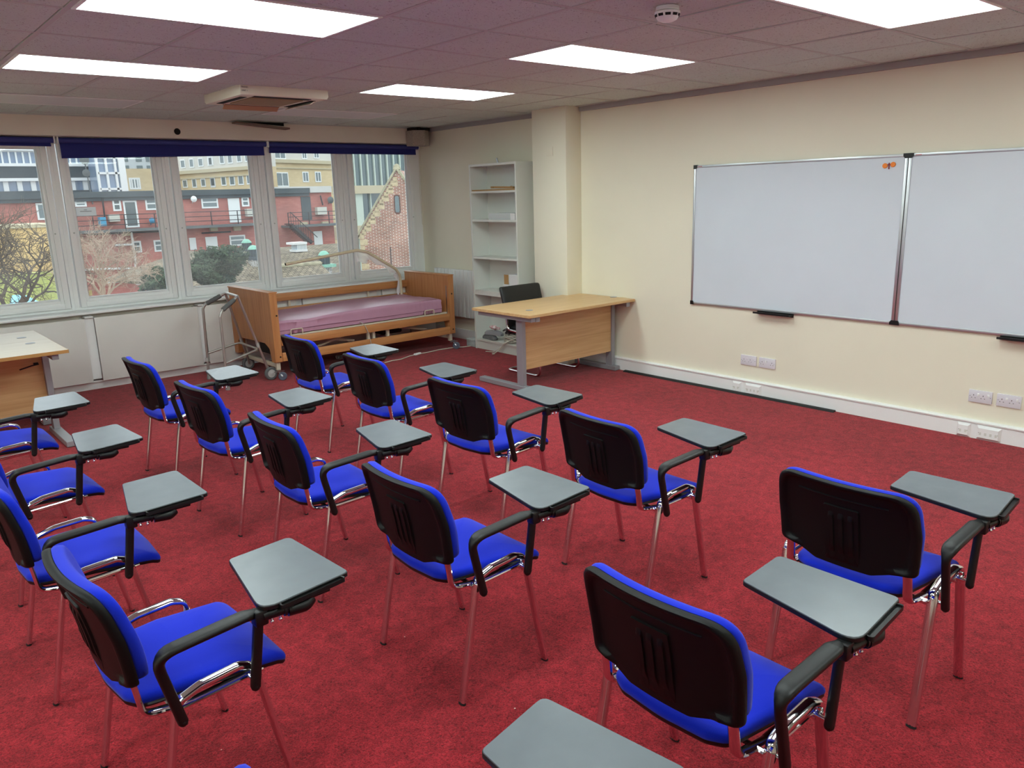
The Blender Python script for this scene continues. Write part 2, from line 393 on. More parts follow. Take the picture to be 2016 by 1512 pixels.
# wall angles
g = G().box(XW-.035, XW, 1.616, YH, H-.045, H-.002).box(XW-.035, XW, YB, 1.12, H-.045, H-.002)
struct('trim_3', g, M_trimg, smooth=False)
struct('trim_4', G().box(X0, 3.40, YH-.006, YH, H-.012, H+.004), M_grid, smooth=False)
# sagging cut tile beside the header
R = Matrix.Rotation(math.radians(-3.0), 3, 'Y') @ Matrix.Rotation(math.radians(14), 3, 'X')
g = G().box(1.22, 1.80, 3.606, 3.722, H-.030, H-.014, rot=Matrix.Rotation(math.radians(4.4), 3, 'Y'), piv=(1.22, 3.66, H-.012))
gv = G().loft([[V(1.30, y, H-.001), V(1.79, y, H-.034), V(1.79, y, H-.001)] for y in (3.728, 3.742)]); struct('gap_shade_wedge', gv, M_void, smooth=False)  # solid black wedge stands in for the shade in the open ceiling gap
single('ceiling_tile', g, mat('brown_tile_back', (120, 104, 92), .9), (1.22, 3.66, H-.02), 'loose cut ceiling tile sagging open at the top of the window wall', 'ceiling tile', smooth=False)

def ceiling_light(i0, i1, j0, j1, lit, label):
    x0, x1, y0, y1 = i0*T, i1*T, -j1*T, -j0*T
    cx, cy = (x0+x1)/2, (y0+y1)/2
    th = Thing('ceiling_light', (cx, cy, H-.004), label, 'light', 'recessed ceiling light panels')
    fr = G(); a = .014; b = .030
    fr.box(x0+a, x1-a, y0+a, y0+b, H-.006, H+.03).box(x0+a, x1-a, y1-b, y1-a, H-.006, H+.03)
    fr.box(x0+a, x0+b, y0+b, y1-b, H-.006, H+.03).box(x1-b, x1-a, y0+b, y1-b, H-.006, H+.03)
    th.part('frame', fr, M_white, smooth=False)
    th.part('diffuser', G().box(x0+b-.001, x1-b+.001, y0+b-.001, y1-b+.001, H-.004, H+.006), M_lamp if lit else M_lampoff, smooth=False)
LL = {(-2, 1): 'large lit ceiling panel cut by the top edge at upper left', (-2, -2): 'lit ceiling panel at far left above the left windows',
      (2, -2): 'lit ceiling panel between the air conditioner and the pillar', (2, 1): 'lit ceiling panel immediately left of the smoke detector',
      (2, 4): 'lit ceiling panel at the top right above the whiteboards', (-2, -5): 'unlit white ceiling panel at the left near the window wall',
      (2, -5): 'unlit white ceiling panel beside the air conditioner near the window wall', (-2, 4): 'lit ceiling panel over the near left chairs',
      (-6, 1): 'lit ceiling panel over the far left of the room', (-6, -2): 'lit ceiling panel over the left desks side', (-6, 4): 'lit ceiling panel over the rear left corner',
      (2, 7): 'lit ceiling panel behind the camera at right', (-2, 7): 'lit ceiling panel behind the camera'}
for l in lamps: ceiling_light(*l, LL[(l[0], l[2])])

# baseboards / dado trunking
prof = [(0, 0), (-.030, 0), (-.030, .098), (-.026, .103), (-.026, .108), (-.040, .112), (-.040, .120), (-.030, .125), (0, .127)]
def run(prof, y0, y1): 
    g = G(); g.prism([Vector(p) for p in prof], lambda u, v, w: (XW+u, w, v), y0, y1); return g
g = run(prof, YB, 1.131)
struct('baseboard_right', g, M_white, smooth=False)
g = G().box(XW-.022, XW, 1.616, 3.80, 0, .125, b=.004); struct('baseboard_far', g, M_white)
g = G().box(X0, XW-.03, 3.765, 3.80, 0, .07, b=.004).box(X0, XW-.03, 3.74, 3.80, .07, .088, b=.003); struct('baseboard_front', g, M_white)

# windows
gx = [-3.305+1.005*k for k in range(7)]
sill = G().box(X0, XW, 3.715, 3.97, .735, .757, b=.004); struct('trim_5', sill, M_white)
head = G().box(X0, XW, 3.955, 4.03, 2.33, 2.365).box(X0, XW, 3.955, 4.03, .756, .785)
posts = head
for k, x in enumerate(gx):
    posts.box(x-.165, x-.097, 3.95, 4.04, .76, 2.36).box(x-.137, x-.125, 3.943, 3.95, .76, 2.36)
posts.box(gx[-1]+.725+.06, XW, 3.95, 4.04, .76, 2.36)
posts.box(X0, gx[0]-.165, 3.9, 4.04, .757, 2.362)
struct('trim_6', posts, M_upvc, smooth=False)
for k, x in enumerate(gx):
    x0, x1, z0, z1 = x, x+.745, .872, 2.258
    g = G()
    def ringbox(g, a0, a1, b0, b1, w, y0, y1, bv=.003):
        g.box(a0, a0+w, y0, y1, b0, b1, b=bv).box(a1-w, a1, y0, y1, b0, b1, b=bv).box(a0+w, a1-w, y0, y1, b0, b0+w, b=bv).box(a0+w, a1-w, y0, y1, b1-w, b1, b=bv)
    ringbox(g, x0-.085, x1+.085, z0-.09, z1+.08, .05, 3.935, 4.02)
    ringbox(g, x0-.036, x1+.036, z0-.042, z1+.036, .030, 3.950, 4.01)
    # sloping glazing bead
    oo = [(x0-.008, z0-.014), (x1+.008, z0-.014), (x1+.008, z1+.008), (x0-.008, z1+.008)]; ii = [(x0+.004, z0+.004), (x1-.004, z0+.004), (x1-.004, z1-.004), (x0+.004, z1-.004)]
    g.loft([[V(p[0], 3.958, p[1]) for p in oo], [V(p[0], 3.978, p[1]) for p in ii], [V(p[0], 3.998, p[1]) for p in ii]], cap=False)
    w = struct('window_%d' % (k+1), g, M_upvc)
    mesh_obj('glass_pane', G().box(x0-.004, x1+.004, 3.984, 3.988, z0-.01, z1+.004), M_glass, w, smooth=False)
    mesh_obj('latch_hole', G().lathe([(.008, 0), (.008, .003)], (x0-.05, 3.935, 1.49), (0, -1, 0), 10).lathe([(.008, 0), (.008, .003)], (x1+.05, 3.935, 1.49), (0, -1, 0), 10), M_grid, w)

# blinds
def blind(x0, x1, zl, zr, label, yb=3.885):
    t = Thing('roller_blind', (x0, yb, 2.335), label, 'blind', 'navy roller blinds')
    t.part('roll', G().cyl((x0, yb, 2.330), (x1, yb, 2.330), .025, 20), M_blindroll)
    g = G(); n = 8
    for k in range(n):
        a, b = k/n, (k+1)/n; xa, xb = x0+.012+(x1-x0-.03)*a, x0+.012+(x1-x0-.03)*b; za, zb = zl+(zr-zl)*a, zl+(zr-zl)*b
        g.loft([[V(xa, yb+.022, za), V(xa, yb+.0235, za), V(xa, yb+.0235, 2.33), V(xa, yb+.022, 2.33)], [V(xb, yb+.022, zb), V(xb, yb+.0235, zb), V(xb, yb+.0235, 2.33), V(xb, yb+.022, 2.33)]])
    c = t.part('fabric', g, M_blind, smooth=False)
    g = G().tube([V(x0+.012, yb+.0228, zl), V(x1-.018, yb+.0228, zr)], .006, .009, side=(0, 1, 0))
    t.part('hem_bar', g, M_blind)
    t.part('bracket', G().box(x0-.012, x0-.002, yb-.02, yb+.07, 2.30, 2.362).box(x1+.002, x1+.012, yb-.02, yb+.07, 2.30, 2.362), M_white, smooth=False)
blind(-2.39, -.405, 2.285, 2.285, 'navy roller blind rolled up at the far left window')
blind(-.362, 1.635, 2.18, 2.225, 'navy roller blind hanging lowest, over the second and third windows')
blind(1.665, 3.605, 2.25, 2.25, 'navy roller blind above the bed, ending at the wall speaker')
single('blind_cord', G().tube(fillet([(3.63, 3.875, 2.33), (3.642, 3.90, 1.8), (3.645, 3.90, 1.40), (3.645, 3.93, 1.39), (3.642, 3.94, 1.8), (3.63, 3.90, 2.33)], .01), .0022, n=6), M_creamy, (3.64, 3.9, 1.39), 'thin white bead cord loop hanging by the right end of the windows', 'cord')

# paper note on second window
t = Thing('window_notice', (-.22, 3.98, 1.66), 'small faded printed notice stuck on the glass of the second window', 'notice')
nx0, nx1, nz0, nz1 = -.285, -.11, 1.645, 1.725
t.part('paper', G().quad(V(nx0, 3.982, nz0), V(nx1, 3.982, nz0), V(nx1, 3.982, nz1), V(nx0, 3.982, nz1)), M_notice, smooth=False)
t.part('print', G().box(-.215, -.19, 3.979, 3.981, 1.698, 1.703).box(-.25, -.15, 3.979, 3.981, 1.684, 1.690), mat('faded_print', (150, 150, 152), .8), smooth=False)
single('window_sticker', G().box(-.283, -.255, 3.978, 3.981, .885, .935, b=.001), mat('pale_yellow_sticker', (230, 220, 170), .6), (-.27, 3.98, .885), 'tiny pale yellow sticker in the lower left corner of the second window', 'sticker')

# radiator covers under the sill
pans = [(-3.8, -2.72), (-2.60, -.425), (-.338, .632), (.70, 1.72), (1.80, 2.76), (2.84, 3.60)]
PL = ['', 'white heater cover panel behind the pair of left desks', 'white heater cover panel standing alone between desks and walking frame', 'white heater cover panel behind the walking frame',
      'white heater cover panel behind the middle of the bed', 'white heater cover panel behind the head of the bed']
for k, (a, b) in enumerate(pans):
    if k == 0: continue
    t = Thing('heater_cover', ((a+b)/2, 3.72, .09), PL[k], 'panel', 'white heater covers under the window sill')
    t.part('front_panel', G().box(a, b, 3.68, 3.700, .088, .702, b=.003), M_panel)
    t.part('side_return', G().box(a+.004, a+.02, 3.70, 3.795, .10, .70).box(b-.02, b-.004, 3.70, 3.795, .10, .70), M_panel, smooth=False)
g = G()
for a, b in zip(pans[:-1], pans[1:]):
    g.box(a[1]+.002, b[0]-.002, 3.712, 3.73, .11, .695).box(a[1]+.01, b[0]-.004, 3.69, 3.80, .703, .716)
struct('trim_7', g, M_white, smooth=False)

# radiator on the right wall
t = Thing('wall_radiator', (3.62, 3.1, .288), 'white finned radiator on the cream wall between bed head and bookcase', 'radiator')
for k in range(12):
    y = 3.625-.0765*(k+1)
    t.part('fin', G().box(3.572, 3.628, y+.003, y+.0735, .290, .866, b=.010), M_rad)
t.part('back_plate', G().box(3.628, 3.65, 2.71, 3.62, .31, .85), M_rad, smooth=False)

# pipe/vent hole in header, speaker
single('cable_hole', G().lathe([(.031, -.01), (.031, .002), (.027, .003)], (.668, YH, 2.424), (0, -1, 0), 24), M_void, (.668, YH, 2.424), 'round black hole in the wall band above the windows', 'hole')
t = Thing('wall_speaker', (3.46, 3.64, 2.33), 'beige speckled corner speaker above the window end', 'speaker')
body = [(3.335, 3.735), (3.345, 3.595), (3.475, 3.535), (3.60, 3.62), (3.605, 3.735)]
g = G().pad(rpoly(body, .02), lambda u, v, w: (u, v, w), [(.97, 2.328), (1.0, 2.336), (.99, 2.495), (.96, 2.503)], c=(3.47, 3.65)); t.part('cabinet', g, M_speaker)
g = G().box(3.36, 3.60, 3.60, 3.73, 2.503, 2.535).box(3.42, 3.44, 3.57, 3.73, 2.50, 2.54); t.part('mounting_bracket', g, M_rubber, smooth=False)

# air conditioner cassette
ax0, ax1, ay0, ay1 = .275, .975, 1.20, 1.90
t = Thing('air_conditioner', (.625, 1.55, H-.065), 'cream ceiling cassette air conditioner with four slots', 'air conditioner')
sq = rpoly([(ax0, ay0), (ax1, ay0), (ax1, ay1), (ax0, ay1)], .012, 3); cc = (.625, 1.55)
g = G().pad(sq, lambda u, v, w: (u, v, H+w), [(1, .012), (1, -.050), (.975, -.066), (.70, -.068), (.69, -.062), (.3, -.062)], c=cc); t.part('fascia', g, M_creamy)
g = G().box(.42, .83, 1.345, 1.755, H-.0705, H-.062, b=.001)
gr = t.part('intake_grille', g, mat('dusty_grille', (150, 132, 100), .7, bump=.5, bscale=120))
for (a, b, c, d, nm) in ((.40, .85, 1.245, 1.300, 'near'), (.325, .375, 1.32, 1.78, 'side'), (.875, .925, 1.32, 1.78, 'side'), (.40, .85, 1.80, 1.85, 'far')):
    t.part('air_slot', G().box(a, b, c, d, H-.0695, H-.060), M_void, smooth=False)
t.part('louvre', G().box(.40, .85, 1.81, 1.865, H-.085, H-.079, rot=Matrix.Rotation(math.radians(-35), 3, 'X')), mat('tan_louvre', (176, 142, 112), .6), smooth=False)
t.part('louvre', G().box(.88, .93, 1.33, 1.77, H-.082, H-.076, rot=Matrix.Rotation(math.radians(-30), 3, 'Y')), M_creamy, smooth=False)
def text_part(parent, off, txt, size, loc, rot, m, name='lettering', ext=.0004):
    cu = bpy.data.curves.new(name, 'FONT'); cu.body = txt; cu.size = size; cu.extrude = ext; cu.align_x = 'LEFT'; cu.resolution_u = 2
    tmp = bpy.data.objects.new(name, cu); COL.objects.link(tmp)
    dg = bpy.context.evaluated_depsgraph_get(); me = bpy.data.meshes.new_from_object(tmp.evaluated_get(dg)); bpy.data.objects.remove(tmp)
    me.materials.clear(); me.materials.append(m); me.name = name
    o = bpy.data.objects.new(name, me); COL.objects.link(o); o.parent = parent; o.location = Vector(loc)-Vector(off); o.rotation_euler = rot
    return o
text_part(t.o, t.loc, 'TRANE2', .014, (ax0+.012, ay0-.0008, H-.020), (PI/2, 0, 0), M_ink)
text_part(t.o, t.loc, 'UNIT 1', .014, (ax0+.015, ay0-.0008, H-.043), (PI/2, 0, 0), M_ink)

# smoke detector
t = Thing('smoke_detector', (.962, -2.055, H-.055), 'round white smoke detector on the ceiling', 'smoke detector')
c = (.962, -2.055, H)
t.part('base', G().lathe([(.052, .0), (.054, -.014), (.052, -.018), (.044, -.019)], c, n=32), M_white)
t.part('dome', G().lathe([(.046, -.019), (.058, -.022), (.058, -.030), (.050, -.046), (.043, -.056), (.028, -.063), (.010, -.066)], c, n=32), M_white)
g = G()
for k in range(10):
    a = 2*PI*k/10+.1; u = V(math.cos(a), math.sin(a), 0); w = V(-u.y, u.x, 0)
    p = Vector(c)+V(0, 0, -.033); q = p+u*.0565; r_ = Vector(c)+V(0, 0, -.044)+u*.0522
    g.quad(q+w*.013, q-w*.013, r_-w*.012, r_+w*.012)
t.part('vent_slots', g, M_void, smooth=False)

# blank plate on pillar
single('blank_plate', G().box(3.449, 3.4545, 1.31, 1.40, 2.09, 2.175, b=.002), M_wall, (3.45, 1.355, 2.09), 'painted-over square blanking plate high on the pillar', 'wall plate')

# ------------------------------------------------------------------ whiteboards
def whiteboard(y1, y0, label, tray, mark=True):
    z0, z1 = .730, 1.928; xf = XW-.018
    t = Thing('whiteboard', (XW, (y0+y1)/2, z0), label, 'whiteboard', 'whiteboards on the cream wall')
    t.part('surface', G().box(xf+.004, XW-.004, y0+.012, y1-.012, z0+.012, z1-.012), M_board, smooth=False)
    w = .020; g = G().box(xf-.002, XW, y0, y1, z1-w, z1, b=.002).box(xf-.002, XW, y0, y1, z0, z0+w, b=.002).box(xf-.002, XW, y0, y0+w, z0+w, z1-w, b=.002).box(xf-.002, XW, y1-w, y1, z0+w, z1-w, b=.002)
    t.part('frame', g, M_alu)
    for yy, s in ((y0, 1), (y1, -1)):
        for zz, q in ((z0, 1), (z1, -1)):
            pl = [(yy-s*.003, zz-q*.003), (yy+s*.032, zz-q*.003), (yy+s*.032, zz+q*.016), (yy+s*.020, zz+q*.030), (yy-s*.003, zz+q*.030)]
            t.part('corner_cap', G().prism([Vector(p) for p in pl], lambda u, v, w: (w, u, v), xf-.005, XW-.001), M_black, smooth=False)
    if mark:
        g = G()
        for k in range(5): g.box(xf-.0027, xf-.0019, y1-.045-.008*(k+1)+.002, y1-.045-.008*k, z1-.014, z1-.008)
        t.part('maker_mark', g, M_red, smooth=False)
    ty0, ty1 = tray
    g = G().box(XW-.075, XW-.006, ty0, ty1, z0-.017, z0-.012).box(XW-.078, XW-.072, ty0, ty1, z0-.017, z0-.002).box(XW-.01, XW-.003, ty0, ty1, z0-.03, z0+.0)
    t.part('pen_tray', g, M_black, smooth=False)
    return t
whiteboard(-.243, -2.043, 'wall whiteboard with the orange magnets and a pen tray below', (-1.243, -.915))
whiteboard(-2.049, -3.849, 'second whiteboard, cut by the right edge of the photo', (-3.07, -2.738))
for k, (yy, zz, lab) in enumerate(((-1.887, 1.853, 'round orange magnet left of the maroon arrow on the whiteboard'), (-1.943, 1.859, 'round orange magnet right of the maroon arrow on the whiteboard'))):
    single('round_magnet', G().lathe([(.018, 0), (.018, .004), (.015, .006)], (XW-.016, yy, zz), (-1, 0, 0), 20), M_orange, (XW-.016, yy, zz), lab, 'magnet', 'orange round magnets')
ar = [(-.004, -.024), (.004, -.024), (.004, .002), (.013, .002), (0, .022), (-.013, .002), (-.004, .002)]
single('arrow_magnet', G().prism([Vector(p) for p in ar], lambda u, v, w: (w, -1.915+u, 1.852+v), XW-.020, XW-.0145), M_maroon, (XW-.016, -1.915, 1.852), 'small maroon up-arrow magnet between two orange magnets', 'magnet')

# ------------------------------------------------------------------ sockets
def socket(y1, y0, style, label):
    z0, z1 = .250, .336; xf = XW-.012
    t = Thing('double_socket', (XW, (y0+y1)/2, z0), label, 'socket', 'white double wall sockets')
    t.part('plate', G().box(xf, XW, y0, y1, z0, z1, b=.003), M_socket)
    def Y(f): return y1+(y0-y1)*f        # f from the viewer's left
    g = G()
    cs = (.22, .62) if style != 'mid' else (.20, .80)
    for c in cs:
        g.box(xf-.0006, xf+.002, Y(c)-.002, Y(c)+.002, z0+.046, z0+.054)
        for s in (-.011, .011): g.box(xf-.0006, xf+.002, Y(c)+s-.003, Y(c)+s+.003, z0+.030, z0+.0335)
    for c in (.07, .93): g.lathe([(.0022, 0), (.0022, .0008)], (xf, Y(c), z0+.043), (-1, 0, 0), 8)
    t.part('pin_holes', g, M_void, smooth=False)
    for c in ((.42, .84) if style != 'mid' else (.45, .56)):
        off = (style == 'mid' and c > .5) or style == 'flat'
        t.part('switch', G().box(xf-(.001 if off else .004), xf+.002, Y(c)-.006, Y(c)+.006, z0+.048, z0+.066, b=.001), M_white if not off else M_socket)
socket(-.776, -.927, 'flat', 'left of the two double sockets nearest the teacher desk')
socket(-.954, -1.106, 'mid', 'double socket with centre switches, right of the pair nearest the desk')
socket(-2.588, -2.735, 'std', 'double socket at the left of the far right pair')
socket(-2.762, -2.909, 'std', 'double socket at the right end, near the photo edge')
def outlet(y1, y0, n, label):
    xf = XW-.048
    t = Thing('trunking_outlet', (XW-.03, (y0+y1)/2, .015), label, 'data outlet', 'data outlets on the skirting trunking')
    c = (y0+y1)/2; hw = (y1-y0)/2
    oo = [(c-hw, .004), (c+hw, .004), (c+hw, .100), (c-hw, .100)]; ii = [(c-hw+.013, .018), (c+hw-.013, .018), (c+hw-.013, .084), (c-hw+.013, .084)]
    g = G().loft([[V(XW-.029, *p) for p in oo], [V(XW-.032, *p) for p in oo], [V(xf, *p) for p in ii]]); t.part('housing', g, M_white, smooth=False)
    for k in range(n):
        yy = y1-.026-(hw*2-.052)*(k/(n-1) if n > 1 else .5)
        t.part('data_port', G().box(xf-.001, xf+.001, yy-.007, yy+.007, .036, .056), M_shelf, smooth=False)
    g = G()
    for yy in (y1-.016, y0+.016): g.lathe([(.002, 0), (.002, .001)], (xf, yy, .052), (-1, 0, 0), 8)
    t.part('screw', g, M_void, smooth=False)
outlet(-.722, -.809, 2, 'small two-port outlet on the skirting below the left sockets')
outlet(-.850, -1.003, 4, 'wide four-port outlet on the skirting below the left sockets')
outlet(-2.545, -2.632, 2, 'small two-port outlet on the skirting below the right sockets')
outlet(-2.672, -2.822, 4, 'wide four-port outlet on the skirting below the right sockets')
pf = [(-.035, 0), (-.082, 0), (-.066, .012), (-.042, .014)]
single('floor_cable_cover', G().prism([Vector(p) for p in pf], lambda u, v, w: (XW+u, w, v), -1.665, .50), M_rubber, (XW-.05, -.6, 0), 'long black rubber cable strip on the carpet along the skirting', 'cable cover', smooth=False)

# ------------------------------------------------------------------ student chairs (local frame: facing +x, left = +y)
def sidey(y, pts): return [V(p[0], y, p[1]) for p in pts]
def make_chair():
    root = bpy.data.objects.new('writing_chair', None); COL.objects.link(root); root.empty_display_size = .1
    P = lambda n, g, m, par=root, **k: mesh_obj(n, g, m, par, **k)
    # seat
    def zs(u, v):
        z = .450 + .10*(v*v)
        if u > .09: z -= .036*((u-.09)/.13)**1.8
        if u < -.12: z += .004*((-.12-u)/.08)
        return z
    out = rpoly([(-.212, -.135), (-.185, -.185), (-.02, -.208), (.222, -.220), (.236, 0), (.222, .220), (-.02, .208), (-.185, .185), (-.212, .135), (-.222, 0)], [.05, .05, .3, .030, .5, .030, .3, .05, .05, .3], 5)
    S = lambda u, v, w: (u, v, zs(u, v)+w)
    g = G().pad(out, S, [(.5, -.026), (.975, -.026), (.995, -.018), (1, -.010), (.99, -.002), (.965, .004), (.90, .008), (.75, .010), (.55, .010), (.35, .010), (.15, .010)])
    P('seat_cushion', g, M_blue, angle=60)
    g = G().pad(out, S, [(.3, -.040), (.9, -.040), (.975, -.034), (.992, -.026), (.99, -.020), (.6, -.022)]); P('seat_pan', g, M_black, angle=60)
    # backrest
    def xb(y, z): return -.197 - .21*(z-.53) - .034*(1-(y/.235)**2) + .010*math.sin((z-.5)*10)
    def dense(pl, st):
        r = []
        for i in range(len(pl)):
            a, b = pl[i], pl[(i+1) % len(pl)]; n = max(1, int((b-a).length/st))
            for k in range(n): r.append(a+(b-a)*(k/n))
        return r
    bo = dense(rpoly([(-.233, .517), (-.186, .515), (-.150, .506), (-.095, .486), (.095, .486), (.150, .506), (.186, .515), (.233, .517), (.240, .66), (.229, .798), (-.229, .798), (-.240, .66)],
               [.022, .02, .04, .04, .04, .04, .02, .022, .2, .075, .075, .2], 6), .03)
    c = (0, .650)
    def B(u, v, w):
        k = max(0, min(1, (.560-v)/.03))*max(0, min(1, (.180-abs(u))/.02)) if w > .006 else 0
        return (xb(u, v)-(w*(1-k)+.006*k), u, v)
    shell = G().pad(bo, B, [(.5, -.006), (.96, -.006), (.992, -.004), (1.0, .002), (.998, .012), (.98, .019), (.945, .021), (.905, .018), (.88, .009), (.86, .006), (.80, .0055), (.6, .0055), (.4, .0055), (.2, .0055)], c=c)
    def patch(y0, y1, z0, z1, w0, w1, r=.008, e=.004):
        pp = dense(rpoly([(y0, z0), (y1, z0), (y1, z1), (y0, z1)], r, 4), .02); cc = ((y0+y1)/2, (z0+z1)/2)
        shell.pad(pp, B, [(1.0, w0), (1-e/(.5*min(y1-y0, z1-z0))*.5, w1), (.7, w1), (.35, w1)], c=cc)
    patch(-.060, .060, .500, .712, .003, .0115)
    for yy in (-.033, 0, .033): patch(yy-.010, yy+.010, .508, .692, .010, .0165, r=.009)
    for k in range(12):
        y0 = -.15+.30*k/12; y1 = y0+.30/12
        shell.tube([Vector(B(y0, .742, .005)), Vector(B(y1, .742, .005))], .0035, .0035, n=6)
    bk = P('backrest_shell', shell, M_blackm, angle=50)
    def wf(u, v, w):
        bump = .016*math.exp(-((v-.61)/.075)**2)*(1-(u/.26)**2)
        return (xb(u, v)-w+(bump if w < -.03 else 0), u, v)
    co2 = dense(rpoly([(-.228, .528), (.228, .528), (.238, .66), (.229, .799), (-.229, .799), (-.238, .66)], [.03, .03, .2, .078, .078, .2], 7), .03)
    g = G().pad(co2, wf, [(.5, -.006), (.985, -.006), (.998, -.012), (1.0, -.022), (.985, -.033), (.95, -.038), (.85, -.040), (.65, -.040), (.45, -.040), (.25, -.040), (.1, -.040)], c=c)
    P('back_cushion', g, M_blue, par=bk, angle=60)
    # frame
    fr = G()
    for s in (-1, 1):
        rail = fillet([V(-.124, s*.256, .402), V(-.114, s*.255, .446), V(-.050, s*.254, .466), V(.058, s*.253, .473), V(.098, s*.254, .458), V(.106, s*.255, .402)], [0, .03, .06, .04, .03, 0], 6)
        fr.tube(rail, .0170, .0105, side=(0, 1, 0), n=14, e=.85)
        fr.tube([V(-.117, s*.245, .416), V(.105, s*.245, .424)], .006, n=8)
    fr.tube([V(-.112, -.25, .405), V(-.112, .25, .405)], .010, n=10).tube([V(.102, -.25, .408), V(.102, .25, .408)], .010, n=10)
    P('seat_frame', fr, M_chrome)
    for s in (-1, 1):
        pts = fillet([V(-.203, s*.200, .575), V(-.200, s*.200, .525), V(-.186, s*.204, .418), V(-.06, s*.207, .400), V(.14, s*.212, .412)], [0, .05, .035, .04, 0], 6)
        P('back_support', G().tube(pts, .0155, .0085, side=(0, 1, 0), n=12, e=.85), M_chrome)
    for sx in (-1, 1):
        for s in (-1, 1):
            a = V(-.1215 if sx < 0 else .105, s*.256, .43); b = V(-.206 if sx < 0 else .187, s*.260, .008)
            l = P('leg', G().tube([a, b], .0165, .0102, side=(0, 1, 0), n=14, e=.85), M_chrome)
            d = (b-a).normalized()
            P('foot_cap', G().tube([b-d*.002, b+d*.008], .0168, .0105, side=(0, 1, 0), n=12), M_rubber, par=l)
    # arm loop on the right
    ya = -.293
    pts = fillet([V(-.118, ya, .408), V(-.166, ya, .620), V(.074, ya, .634), V(.116, ya, .628), V(.084, ya, .414)], [0, .045, .03, .016, 0], 6)
    w, h = [], []
    for p in pts:
        k = max(0, min(1, (p.z-.590)/.03)); top = k*(1 if p.x < .078 else max(0, 1-(p.x-.078)/.03))
        w.append(.0120+.0125*top); h.append(.0140-.0025*top)
    arm = P('armrest', G().tube(pts, w, h, side=(0, 1, 0), n=16, e=.7).sphere(pts[0], .0135, 6).sphere(pts[-1], .0135, 6), M_black, angle=45)
    P('arm_bolt', G().cyl((-.116, -.262, .420), (-.116, ya, .420), .006).cyl((.088, -.25, .424), (.088, ya, .424), .006), M_chrome, par=arm)
    # tablet
    to = rpoly([(.104, -.336), (.396, -.310), (.390, .049), (.176, .033)], [.048, .018, .022, .018], 6)
    tb = P('writing_tablet', G().pad(to, lambda u, v, w: (u, v, w), [(.6, .645), (.975, .645), (.996, .648), (.996, .653), (.985, .656), (.7, .656), (.3, .656)], c=(.26, -.14)), M_tablet, angle=40)
    P('tablet_rim', G().pad(to, lambda u, v, w: (u, v, w), [(.8, .6405), (.98, .6395), (1.001, .642), (1.001, .6525), (.994, .654)], c=(.26, -.14)), M_black, par=tb)
    a, b = V(.160, -.339, 0), V(.372, -.3205, 0); d = (b-a).normalized(); nn = V(-d.y, d.x, 0)
    L = (b-a).length; cap = rpoly([(0, -.010), (L, -.010), (L, .010), (0, .010)], .0098, 6)
    F = lambda u, v, w: tuple(a+d*u+nn*v+V(0, 0, w))
    P('pen_tray', G().pad(cap, F, [(.8, .638), (1, .640), (1, .652), (.985, .653), (.95, .652), (.94, .646), (.5, .646)], c=(L/2, 0)), M_black, par=tb)
    # swivel bracket
    br = G().box(.096, .134, -.318, -.280, .596, .642, b=.006)
    br.tube([V(.122, -.306, .622), V(.205, -.318, .624)], .0160, n=14)
    for k in (.178, .192): br.tube([V(k, -.314, .622), V(k+.007, -.315, .622)], .0200, n=14)
    br.tube(fillet([V(.19, -.316, .617), V(.242, -.322, .614), V(.262, -.312, .622)], .02), [.0195]*8, n=14)
    br.box(.20, .32, -.330, -.250, .628, .6385, b=.003)
    P('swivel_bracket', br, M_black)
    P('bracket_bolt', G().cyl((.142, -.316, .612), (.142, -.318, .602), .0035).sphere((.142, -.318, .601), .0055, 6).cyl((.166, -.318, .612), (.166, -.320, .600), .0035).sphere((.166, -.320, .600), .0055, 6), M_chrome)
    return root
def copy_tree(o, parent=None):
    c = o.copy(); COL.objects.link(c); c.parent = parent
    for ch in o.children: copy_tree(ch, c)
    return c
proto = make_chair()
grp = 'blue writing-tablet chairs in three rows'
chairs = [
 (-.563, .618, 1.4, 'middle row chair farthest from the camera, near the heater covers'),
 (-.550, -.339, 3.8, 'second from the window end of the middle row'),
 (-.543, -1.296, -1.7, 'third from the window end of the middle row'),
 (-.526, -2.292, 0, 'centre foreground, all four legs and tablet in full view'),
 (-.529, -3.427, -.5, 'near right, its black back cut by the bottom edge'),
 (.491, .588, .2, 'directly in front of the hospital bed'),
 (.453, -.376, -.7, 'front row, second from the bed'),
 (.444, -1.320, 2.6, 'middle of the front row, facing the beech desk'),
 (.468, -2.308, -2.8, 'front row, second from the right'),
 (.476, -3.392, .3, 'front row, rightmost chair in the photo'),
 (-1.555, .623, -.3, 'left edge, right beside the pair of desks'),
 (-1.569, -.369, 3.5, 'left edge, second from the desks, backrest out of view'),
 (-1.591, -1.297, -.5, 'left edge, third from the desks'),
 (-1.540, -2.274, 2.3, 'lower left, with its blue back cushion side on'),
 (-1.498, -3.490, 7.0, 'nearest the camera, only its tablet showing at the bottom'),
]
for k, (x, y, a, lab) in enumerate(chairs):
    o = proto if k == 0 else copy_tree(proto)
    o.location = (x, y, 0); o.rotation_euler = (0, 0, math.radians(a))
    setp(o, 'blue writing chair, ' + lab, 'chair', grp)
